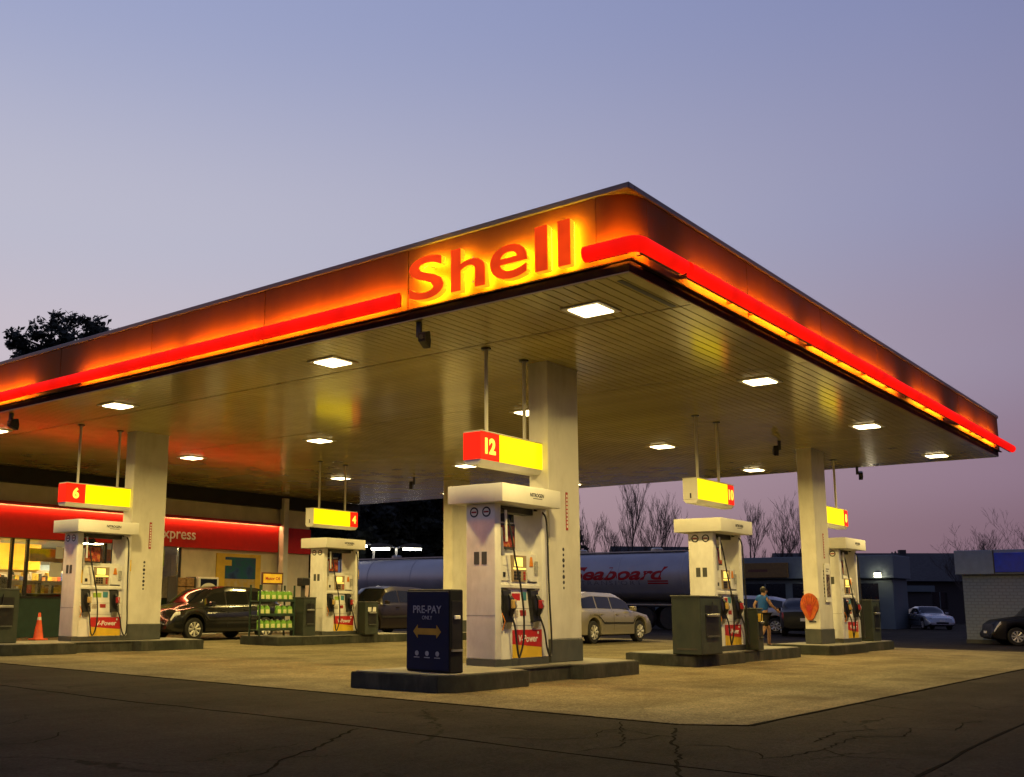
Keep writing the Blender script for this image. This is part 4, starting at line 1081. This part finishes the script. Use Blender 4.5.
CAMP = Vector((-10.2551, -5.4837, 0)); AX = Vector((math.cos(R(40.895)), math.sin(R(40.895)), 0)); RT = Vector((AX.y, -AX.x, 0))
def on_ground(px, depth):       # ground point that many metres ahead of the camera in the direction of picture column px
    u = (px - 405.74) / 1025.86 / math.cos(R(9.7456)) * (1 + .0)
    return CAMP + (AX + RT * u * math.cos(R(9.7456)) * 1.0) * depth
q = on_ground(921, 54); make_car('sedan', p_blue, (q.x, q.y, 0), R(215), 'distant pale blue car between the buildings on the right', .82)
q = on_ground(1036, 31.5); make_car('suv', p_black, (q.x, q.y, 0), R(118), 'black vehicle cut by the right picture edge', .72)
q = on_ground(800, 40); make_car('sedan', p_black, (q.x, q.y, 0), R(20), 'dark car parked behind the walking person')
q = on_ground(742, 43); make_car('hatch', p_white, (q.x, q.y, 0), R(100), 'pale car behind the walking person')

# ------------------------------------------------------------------ tanker trailer
tk = empty('tanker_trailer', (33.4, 25, 0))
tag(tk, 'long silver tanker trailer with red lettering parked behind the pumps', 'tanker trailer')
alu = mat('tank_aluminium', (.36, .36, .39), .38, metal=.35, var=.07, scale=1.2, dirt=.25, dirtcol=(.25, .23, .22))
TR, TZ, TA, TB = 1.12, 2.36, -10.1, 12.6
MB().lathe([(.25, TA - .22), (.65, TA - .17), (.95, TA - .07), (TR - .02, TA), (TR, TA + .05), (TR, TB - .05), (TR - .02, TB), (.95, TB + .07), (.65, TB + .17), (.25, TB + .22)], (0, 0, TZ), 48, 1).build('tank', alu, tk, 30)
for k in range(8):
    y = TA + .3 + k * (TB - TA - .6) / 7
    MB().lathe([(TR + .001, y - .035), (TR + .014, y - .02), (TR + .014, y + .02), (TR + .001, y + .035)], (0, 0, TZ), 48, 1).build('band', alu, tk, 30)
MB().box(-.30, .30, TA + .5, TB - .5, TZ + TR + .02, TZ + TR + .07).build('catwalk', steel, tk)
for k in range(5): MB().lathe([(.28, 0), (.28, .10), (.2, .14)], (0, TA + 2 + k * 4, TZ + TR + .07), 18).build('manhole', steel, tk)
MB().box(-.45, .45, TA, TB, 1.0, 1.23).build('chassis', under, tk)
MB().box(-1.15, -1.05, TA + 6.0, TB - 6.5, .62, .70).build('side_rail', steel, tk)
MB().box(-1.2, -1.02, TA - .1, TB - 3, 1.08, 1.14).build('side_rail', steel, tk)
MB().box(-1.05, -.6, TA + 8.2, TA + 11.5, .7, 1.06, .04, 2).build('equipment_box', under, tk)
for y in (TA + .9, TA + 2.2, TA + 3.5, TB - 1.5, TB - 2.8):
    for sx in (-1, 1):
        wh = empty('wheel', (sx * .98, y, .52)); wh.parent = tk
        if sx > 0: wh.rotation_euler.z = math.pi
        MB().lathe([(.28, -.14), (.48, -.14), (.52, -.1), (.52, .14), (.28, .14)], n=24, axis=0).build('tyre', tyre_m, wh, 40)
        MB().lathe([(.27, -.12), (.22, -.04), (.1, -.06), (.1, .1), (.27, .1)], n=20, axis=0).build('rim', rim_m, wh, 40)
def on_tank(o):
    for v in o.data.vertices:
        d = -(v.co.x); z = v.co.z - TZ
        v.co.x = -math.sqrt(max(.01, TR * TR - z * z)) - .004 - d
tred = mat('tank_red', (.34, .010, .015), .5, spec=.2); tgrey = mat('tank_grey', (.16, .16, .18), .5)
t_ = text('Seaboard', 'lettering', tred, tk, FACE_X, (0, 18.35 - 25, 2.50), width=5.0, height=.60, depth=.004, bold=.03, shear=.35); on_tank(t_)
t_ = text('TRANSPORT', 'lettering', tgrey, tk, FACE_X, (0, 18.75 - 25, 2.08), width=3.2, height=.20, depth=.004, space=1.3); on_tank(t_)
for z in (2.05, 2.15):
    t_ = MB().box(-.004, 0, 15.85 - 25, 16.85 - 25, z - .03, z + .03).build('stripe', tred, tk); on_tank(t_)
t_ = MB().box(-.004, 0, 20.0 - 25, 20.9 - 25, 2.76, 2.82).build('stripe', tred, tk); on_tank(t_)

# ------------------------------------------------------------------ buildings beyond
nightglass = mat('dark_window', (.012, .014, .02), .12, var=.2)
bw = mat('wall_pale_blue', (.10, .135, .155), .8, var=.12, scale=1.0, dirt=.3, dirtcol=(.12, .13, .14))
mb_ = empty('plaza_building', (46, 17, 0)); tag(mb_, 'low pale blue shop building with a brown sign and lit wall lamps', 'building')
MB().box(0, 2.5, -6.7, 14, 0, 2.55).build('wall', bw, mb_)
MB().box(-.35, 2.6, -6.9, 14, 2.551, 3.72, .02, 1).build('parapet', mat('parapet_blue', (.125, .165, .19), .7, var=.1), mb_)
sb = MB().box(-.50, -.351, -1.55, .9, 2.62, 3.42, .01, 1).build('sign_board', mat('sign_brown', (.17, .10, .02), .5), mb_)
MB().box(-.505, -.5005, -.45, .65, 2.93, 3.07).build('sign_stripe', mat('sign_brown_dark', (.10, .03, .012), .5), sb)
for y0, y1 in ((-6.0, -4.2), (-3.8, -1.6), (-1.2, 1.0), (1.4, 3.6), (4, 6.2), (6.6, 8.8), (9.2, 12)):
    wf_ = MB().box(-.03, -.001, y0, y1, .35, 2.3).build('window', nightglass, mb_)
    MB().box(-.06, -.031, (y0 + y1) / 2 - .04, (y0 + y1) / 2 + .04, .35, 2.3).build('window_bar', bw, wf_)
wl = emit('wall_lamp', (1.0, .85, .55), 40)
for y in (-2.83, -6.15):
    lp = empty('wall_lamp', (46 - .36, 17 + y, 2.62)); tag(lp, 'small lit lamp on the pale blue building, ' + ('left one' if y > -4 else 'right one'), 'lamp', 'wall lamps of the pale blue building')
    MB().box(-.14, 0, -.14, .14, 0, .22, .02, 1).build('housing', dgrey, lp)
    MB().box(-.20, -.141, -.15, .15, -.03, .19, .02, 2).build('lens', wl, lp)
# block-walled wash building on the right
cw = empty('wash_building', (26.4, -1, 0)); tag(cw, 'pale block building with a blue sign panel at the right edge', 'building')
MB().box(0, 6, -8, 3.70, .12, 2.14).build('wall', block_mat('block_wall', (.19, .235, .30), (.205, .25, .315), (.15, .185, .24), .20, .10), cw)
MB().box(-.03, 6, -8, 3.72, 0, .119).build('wall_base', dgrey, cw)
MB().box(-.14, 6.1, -8.1, 3.86, 2.141, 2.90, .01, 1).build('parapet', mat('parapet_pale', (.23, .285, .365), .7, var=.1), cw)
MB().box(-.19, -.141, -6, 2.72, 2.20, 2.80, .01, 1).build('sign_panel', mat('sign_deep_blue', (.012, .05, .55), .45), cw)
MB().box(-.16, -.1405, 2.73, 2.76, 2.16, 2.89).build('panel_seam', joint, cw)
# dark houses
roofm = mat('shingle_dark', (.018, .017, .02), .8, var=.2); hwall = mat('house_wall', (.035, .033, .036), .8)
def house(px, depth, w, d, he, hr, rz, label):
    q = on_ground(px, depth); o = empty('house', (q.x, q.y, 0), rz); tag(o, label, 'house', 'dark houses beyond the station')
    MB().box(-w / 2, w / 2, -d / 2, d / 2, 0, he).build('wall', hwall, o)
    rf = MB().prism([(-d / 2 - .4, he + .001), (d / 2 + .4, he + .001), (0, hr)], 0, -w / 2 - .4, w / 2 + .4).build('roof', roofm, o)
    MB().box(w * .2, w * .2 + .5, -.25, .25, hr - 1.0, hr + .25).build('chimney', hwall, rf)
    for k in (-.3, 0, .3):
        wi = MB().box(w * k - .5, w * k + .5, -d / 2 - .04, -d / 2 - .001, 1.0, 2.2).build('window', nightglass, o)
        MB().box(w * k - .03, w * k + .03, -d / 2 - .06, -d / 2 - .041, 1.0, 2.2).build('glazing_bar', bw, wi)
house(668, 88, 9, 8, 3.2, 6.0, R(-50), 'dark gabled house whose roof shows above the tanker')
house(862, 82, 13, 10, 3.0, 5.3, R(-60), 'dark house with a chimney behind the pale blue building')
house(935, 92, 14, 10, 3.4, 5.6, R(-75), 'dark low house behind the distant pale blue car')
crate = empty('storage_shed', (*on_ground(902, 62).xy, 0), R(20)); tag(crate, 'small shed with a pale roof edge beside the pale blue building', 'shed')
MB().box(-1, 1, -1.2, 1.2, 0, 2.0).build('wall', hwall, crate); MB().box(-1.2, 1.2, -1.4, 1.4, 2.001, 2.35).build('roof', bw, crate)

# ------------------------------------------------------------------ street lamps behind
def street_lamp(px, depth, z, heads, label):
    q = on_ground(px, depth); o = empty('street_lamp', (q.x, q.y, 0), R(40.9)); tag(o, label, 'street lamp', 'street lamps beyond the station')
    MB().cyl((0, 0, 0), (0, 0, z + .05), .10, .06, 12).build('pole', steel, o)
    for s in heads:
        hd = MB().prism([(s * .25, z + .05), (s * 1.55, z + .0), (s * 1.5, z + .22), (s * 1.0, z + .32), (s * .25, z + .18)], 0, -.3, .3).build('lamp_head', dgrey, o)
        MB().box(-.26, .26, min(s * .4, s * 1.5), max(s * .4, s * 1.5), z - .10, z - .001).build('lens', emit('street_lens', (1.0, .92, .75), 16), hd)
        MB().tube([(0, 0, z + .0), (0, s * .3, z + .1)], .04, 6).build('arm', steel, o)
street_lamp(397.5, 62, 4.3, (-1, 1), 'double headed lit street lamp left of pump 12')
street_lamp(375, 62, 4.45, (1,), 'single headed lit street lamp beside pump 4')
q = on_ground(448, 62)
pl = empty('lamp_post', (q.x, q.y, 0)); tag(pl, 'thin pale post just left of pump 12', 'post')
MB().cyl((0, 0, 0), (0, 0, 4.9), .08, .06, 10).build('pole', steel, pl); MB().box(-.05, .05, -.6, .05, 4.9, 5.0).build('arm', steel, pl)

# ------------------------------------------------------------------ trees
bark = mat('bark', (.045, .037, .036), .9, var=.3)
def bare_tree(px, depth, h, seed, label, spread=.5, thick=.13):
    rr = random.Random(seed); q = on_ground(px, depth)
    o = empty('bare_tree', (q.x, q.y, 0)); tag(o, label, 'tree', 'bare trees against the dusk sky')
    tr = MB(); cr = MB()
    def grow(mb, p, d, ln, r, lev):
        pts = [p]; k = 4; dd = d.copy()
        for i in range(k):
            dd = (dd + Vector((rr.uniform(-.13, .13), rr.uniform(-.13, .13), rr.uniform(-.02, .10)))).normalized()
            pts.append(pts[-1] + dd * ln / k)
        mb.tube(pts, [r * (1 - .55 * i / k) for i in range(k + 1)], 5 if lev < 2 else 4, False)
        if lev >= 4 or r < .006: return
        nb = (9, 6, 4, 3)[lev]
        for i in range(nb):
            t = rr.uniform(.25 if lev else .18, 1.0); a = int(t * k * .999); b_ = pts[a].lerp(pts[a + 1], t * k - a)
            side = Vector((rr.uniform(-1, 1), rr.uniform(-1, 1), 0)).normalized()
            nd = (dd * (1.0 - spread * .4) + side * spread * rr.uniform(.7, 1.4) + Vector((0, 0, .35))).normalized()
            grow(cr, b_, nd, ln * rr.uniform(.42, .62), max(.0065, r * (1 - .55 * t) * .52), lev + 1)
    grow(tr, Vector((0, 0, 0)), Vector((0, 0, 1)), h, thick, 0)
    tr.build('trunk', bark, o); cr.build('crown', bark, o)
def sky_h(py, depth, px=700): return 1.1 + (604.5 - py) / 1025.9 * depth
for i, (px, dp, py, sp_, lb) in enumerate(((598, 58, 520, .35, 'bare tree just right of the pump 12 column'), (627, 60, 500, .45, 'tall bare tree above the tanker lettering'), (644, 62, 514, .5, 'bare tree beside the tall one above the tanker'), (668, 60, 512, .55, 'bare tree left of the yellow sign between the columns'),
        (748, 64, 515, .5, 'bare tree just right of the pump between the columns'), (772, 66, 528, .5, 'small bare tree left of the emblem column'), (794, 62, 508, .6, 'bare tree touching the left side of the emblem column'), (615, 66, 530, .5, 'low bare tree behind the tall one'),
        (970, 70, 535, .9, 'wide bare tree above the wash building'), (985, 68, 530, .9, 'bare tree above the blue sign panel'), (1022, 66, 525, .8, 'bare tree cut by the right picture edge'), (960, 74, 540, .9, 'bare tree at the left corner of the wash building'))):
    bare_tree(px, dp, sky_h(py, dp) * .66, 40 + i, lb, sp_ * .75, .075 if i != 1 else .10)
leafm = mat('leaf_dark', (.018, .024, .014), .8, var=.4, scale=3)
needle = mat('needle_dark', (.012, .017, .011), .85, var=.4, scale=3)
def leafy_tree(name, x, y, h, rx, rz_, zc, nclump, nleaf, seed, label, material, leaf=.16, z0=0., group='dark trees behind the station'):
    rr = random.Random(seed); o = empty(name, (x, y, z0)); tag(o, label, 'tree', group)
    MB().tube([(0, 0, 0), (.1, .05, h * .3), (-.05, .1, h * .6), (0, 0, h * .92)], [h * .022, h * .018, h * .012, h * .004], 8).build('trunk', bark, o, 60)
    vs, fs = [], []; lim = MB()
    for c in range(nclump):
        u = rr.uniform(-1, 1); a = rr.uniform(0, 2 * math.pi); rad = rr.random() ** .45
        s_ = math.sqrt(1 - u * u)
        cx, cy, cz = rx * rad * s_ * math.cos(a), rx * rad * s_ * math.sin(a), zc + rz_ * rad * u
        cr_ = rr.uniform(.28, .6) * min(rx, rz_) * .42
        if c % 4 == 0: lim.tube([(0, 0, max(.2 * h, cz - rx * .6)), (cx * .5, cy * .5, cz - rx * .15), (cx, cy, cz)], [h * .006, h * .004, h * .0015], 4, False)
        for l in range(nleaf):
            d = Vector((rr.gauss(0, 1), rr.gauss(0, 1), rr.gauss(0, .8))); d = d.normalized() * cr_ * rr.random() ** .5
            p = Vector((cx, cy, cz)) + d
            t1 = Vector((rr.uniform(-1, 1), rr.uniform(-1, 1), rr.uniform(-1, 1))).normalized() * leaf * rr.uniform(.6, 1.3); t2 = t1.orthogonal().normalized() * leaf * .55
            i0 = len(vs); vs += [p - t1, p + t2, p + t1, p - t2]; fs.append((i0, i0 + 1, i0 + 2, i0 + 3))
    lim.build('limbs', bark, o)
    me = bpy.data.meshes.new('crown'); me.from_pydata([v[:] for v in vs], [], fs); link('crown', me, material, o)
q = on_ground(63, 46); leafy_tree('leafy_tree', q.x, q.y, 14.6, 2.9, 1.9, 12.3, 120, 70, 1, 'dark leafy tree rising above the canopy on the left', leafm, .15)
q = on_ground(107, 48); leafy_tree('leafy_tree', q.x, q.y, 14.0, 1.3, 1.0, 13.1, 45, 60, 2, 'small dark crown beside the large tree above the canopy', leafm, .14)
for i, (px, dp, h, rx) in enumerate(((322, 70, 11, 3.6), (352, 68, 11, 3.4), (376, 70, 12.5, 3.2), (398, 72, 11.5, 2.6), (428, 70, 9.5, 1.9), (441, 74, 12, 2.6), (470, 72, 10.5, 3.2), (500, 75, 9.0, 3.4), (540, 74, 8.0, 3.0))):
    q = on_ground(px, dp)
    leafy_tree('evergreen_tree', q.x, q.y, h, rx, h * .5, h * .52, 150, 60, 20 + i, 'tall dark evergreen behind the tanker, %s from the left' % ORD[i], needle, .34)
for i, (px, dp, h, rx) in enumerate(((584, 66, 4.6, 1.3), (590, 68, 3.8, 1.2))):
    q = on_ground(px, dp); leafy_tree('evergreen_bush', q.x, q.y, h, rx, h * .45, h * .55, 50, 50, 50 + i, 'dark bush above the tanker, %s' % ('taller' if i == 0 else 'lower'), needle, .2)
HEDGE = ['tallest right of the pale blue building', 'above the distant pale blue car', 'left of the wash building', 'touching the wash building', 'behind the pale blue building end', 'behind the tanker end', 'behind the emblem column', 'behind the wash building', 'past the right picture edge', 'behind the brown sign']
for i, (px, dp, h, rx) in enumerate(((905, 96, 6.2, 3.4), (922, 100, 5.6, 3.0), (944, 98, 5.6, 3.2), (958, 104, 5.4, 3.2), (885, 100, 5.5, 3.0), (700, 95, 5.4, 3.5), (826, 98, 5.4, 3.3), (1000, 90, 4.2, 4.0), (1040, 90, 5.0, 4.0), (770, 100, 5.0, 4.0))):
    q = on_ground(px, dp); leafy_tree('hedge_tree', q.x, q.y, h, rx, h * .48, h * .52, 90, 50, 70 + i, 'dark round tree on the far skyline, %s' % HEDGE[i], needle, .34)
# far wooded rise closing the horizon
rr = random.Random(5); hill = MB(); P = []
for i in range(121):
    a = R(40.9 + 80 - i * 160 / 120); d_ = 150 + 10 * math.sin(i * .7)
    P.append((CAMP.x + d_ * math.cos(a), CAMP.y + d_ * math.sin(a), 4.6 + 1.3 * math.sin(i * .31) + rr.uniform(-.5, .7)))
for (x, y, z), (x2, y2, z2) in zip(P, P[1:]):
    o1 = Vector((x - CAMP.x, y - CAMP.y, 0)).normalized() * 25; o2 = Vector((x2 - CAMP.x, y2 - CAMP.y, 0)).normalized() * 25
    hill.quad((x, y, -.5), (x2, y2, -.5), (x2, y2, z2), (x, y, z)); hill.quad((x, y, z), (x2, y2, z2), (x2 + o2.x, y2 + o2.y, z2 + .4), (x + o1.x, y + o1.y, z + .4))
tag(hill.build('wooded_hill', needle), kind='structure')

# ------------------------------------------------------------------ people
def skin(name, verts, edges, radii, material, parent, root=0, sub=2):
    me = bpy.data.meshes.new(name); me.from_pydata(verts, edges, [])
    o = bpy.data.objects.new(name, me); COL.objects.link(o)
    sk = o.modifiers.new('skin', 'SKIN'); sk.use_smooth_shade = True
    for i, r in enumerate(radii):
        d = me.skin_vertices[0].data[i]; d.radius = r if isinstance(r, tuple) else (r, r); d.use_root = (i == root)
    ss = o.modifiers.new('sub', 'SUBSURF'); ss.levels = sub; ss.render_levels = sub
    dg = bpy.context.evaluated_depsgraph_get(); dg.update()
    m2 = bpy.data.meshes.new_from_object(o.evaluated_get(dg)); bpy.data.objects.remove(o); bpy.data.meshes.remove(me)
    m2.name = name; m2.materials.clear()
    for p_ in m2.polygons: p_.use_smooth = True
    return link(name, m2, material, parent)
skinm = mat('skin', (.42, .24, .16), .55, var=.08); hairm = mat('hair', (.02, .014, .01), .6, var=.3, scale=40)
def person(loc, rz, H, pose, shirt, shorts, label, sleeve=.5, leg=.45):
    """pose gives joints in a 1.70 m figure that faces +x: elbow/wrist/knee/ankle/toe left (l) and right (r)"""
    o = empty('person', loc, rz); o.scale = (H / 1.7,) * 3; tag(o, label, 'person')
    J = dict(pel=(0, 0, .92), bel=(.01, 0, 1.08), che=(.0, 0, 1.28), nek=(.0, 0, 1.44), hea=(.025, 0, 1.53), top=(.02, 0, 1.64),
             shl=(0, .17, 1.38), shr=(0, -.17, 1.38), hil=(0, .085, .88), hir=(0, -.085, .88)); J.update(pose)
    names = ['pel', 'bel', 'che', 'nek', 'hea', 'top', 'shl', 'ell', 'wrl', 'shr', 'elr', 'wrr', 'hil', 'knl', 'anl', 'tol', 'hir', 'knr', 'anr', 'tor']
    rad = dict(pel=(.135, .10), bel=(.125, .095), che=(.145, .105), nek=.05, hea=(.072, .085), top=(.06, .07), shl=.055, ell=.04, wrl=.027, shr=.055, elr=.04, wrr=.027, hil=.085, knl=.055, anl=.038, tol=.033, hir=.085, knr=.055, anr=.038, tor=.033)
    E_ = [('pel', 'bel'), ('bel', 'che'), ('che', 'nek'), ('nek', 'hea'), ('hea', 'top'), ('che', 'shl'), ('shl', 'ell'), ('ell', 'wrl'), ('che', 'shr'), ('shr', 'elr'), ('elr', 'wrr'), ('pel', 'hil'), ('hil', 'knl'), ('knl', 'anl'), ('anl', 'tol'), ('pel', 'hir'), ('hir', 'knr'), ('knr', 'anr'), ('anr', 'tor')]
    V = [J[k] for k in names]; R_ = [rad[k] for k in names]; E2 = [(names.index(a), names.index(b)) for a, b in E_]
    for s in 'lr':            # palm, four fingers and thumb hang from each wrist
        wv = Vector(J['wr' + s]); ev = Vector(J['el' + s]); d = (wv - ev).normalized(); side = d.cross(Vector((0, 1, 0))).normalized()
        if side.length < .1: side = Vector((1, 0, 0))
        pi = len(V); V.append((wv + d * .07)[:]); R_.append((.032, .018)); E2.append((names.index('wr' + s), pi))
        for k, ln in enumerate((.075, .085, .08, .062)):
            b0 = wv + d * .10 + side * (.03 - k * .02); V += [b0[:], (b0 + d * ln * .55 + Vector((.004, 0, 0)))[:], (b0 + d * ln)[:]]; R_ += [.0095, .009, .008]
            E2 += [(pi, len(V) - 3), (len(V) - 3, len(V) - 2), (len(V) - 2, len(V) - 1)]
        V += [(wv + d * .05 + side * .045)[:], (wv + d * .09 + side * .055)[:]]; R_ += [.011, .009]; E2 += [(pi, len(V) - 2), (len(V) - 2, len(V) - 1)]
    skin('body', V, E2, R_, skinm, o)
    def mixp(a, b, t): return tuple(Vector(J[a]).lerp(Vector(J[b]), t))
    tv = [J['pel'], J['bel'], J['che'], mixp('che', 'nek', .6), J['shl'], mixp('shl', 'ell', sleeve), J['shr'], mixp('shr', 'elr', sleeve)]
    skin('shirt', tv, [(0, 1), (1, 2), (2, 3), (2, 4), (4, 5), (2, 6), (6, 7)], [(.155, .12), (.145, .115), (.162, .122), .085, .075, .062, .075, .062], shirt, o)
    sv = [(J['pel'][0], 0, J['pel'][2] + .02), J['hil'], mixp('hil', 'knl', leg), mixp('hil', 'knl', leg * 1.8 if leg < .5 else .98), J['hir'], mixp('hir', 'knr', leg), mixp('hir', 'knr', leg * 1.8 if leg < .5 else .98)]
    skin('shorts', sv, [(0, 1), (1, 2), (2, 3), (0, 4), (4, 5), (5, 6)], [(.16, .125), .105, .10, .092, .105, .10, .092], shorts, o)
    t_ = Vector(J['hea'])
    hr_ = MB().lathe([(.02, .125), (.06, .105), (.082, .06), (.086, .02), (.075, -.03), (.05, -.05)], (t_.x - .022, t_.y, t_.z + .02), 18).build('hair', hairm, o, 60)
    MB().tube([(t_.x + .075, t_.y, t_.z + .03), (t_.x + .1, t_.y, t_.z - .005), (t_.x + .08, t_.y, t_.z - .012)], [.008, .014, .008], 8).build('nose', skinm, o, 60)
    for s in (-1, 1):
        MB().lathe([(.002, -.004), (.008, -.002), (.008, .002), (.002, .004)], (t_.x + .078, t_.y + s * .032, t_.z + .028), 10, 0).build('eye', inkm, o)
        MB().lathe([(.006, -.008), (.022, -.004), (.022, .004), (.006, .008)], (t_.x, t_.y + s * .084, t_.z + .01), 12, 1).build('ear', skinm, o)
    MB().box(t_.x + .072, t_.x + .083, t_.y - .022, t_.y + .022, t_.z - .038, t_.z - .032).build('mouth', mat('lips', (.3, .1, .08), .5), o)
    for s in 'lr':
        a, b = Vector(J['an' + s]), Vector(J['to' + s])
        MB().tube([a + (a - b) * .35 - Vector((0, 0, .03)), a * .5 + b * .5 - Vector((0, 0, .02)), b, b + (b - a) * .25], [.04, .048, .046, .025], 10).build('shoe', inkm, o, 60)
    return o
walk = dict(ell=(-.14, .22, 1.14), wrl=(-.02, .22, .92), elr=(.14, -.21, 1.15), wrr=(.30, -.16, 1.05), knl=(.22, .09, .50), anl=(.20, .09, .09), tol=(.34, .10, .045), knr=(-.05, -.09, .48), anr=(-.28, -.09, .15), tor=(-.17, -.10, .05), hea=(.06, 0, 1.53), top=(.055, 0, 1.64), nek=(.03, 0, 1.44), che=(.02, 0, 1.28))
person((16.9, 5.42, .012), R(-35), 1.62, walk, mat('shirt_blue', (.012, .11, .50), .8, var=.15), mat('shorts_dark', (.012, .012, .016), .8), 'person in a blue shirt and dark shorts walking between the pumps')
stand = dict(ell=(.03, .23, 1.12), wrl=(.22, .18, 1.05), elr=(.03, -.23, 1.12), wrr=(.22, -.18, 1.05), knl=(.02, .09, .48), anl=(0, .09, .08), tol=(.13, .1, .04), knr=(.02, -.09, .48), anr=(0, -.09, .08), tor=(.13, -.1, .04))
person((4.85, 24.95, .30), R(-110), 1.72, stand, mat('shirt_orange', (.55, .16, .06), .8), inkm, 'person in an orange shirt behind the shop counter', leg=.9)
person((6.3, 25.2, .30), R(-90), 1.68, stand, mat('shirt_striped', (.4, .08, .06), .8, var=.6, scale=18), inkm, 'person in a red shirt inside the shop', leg=.9)
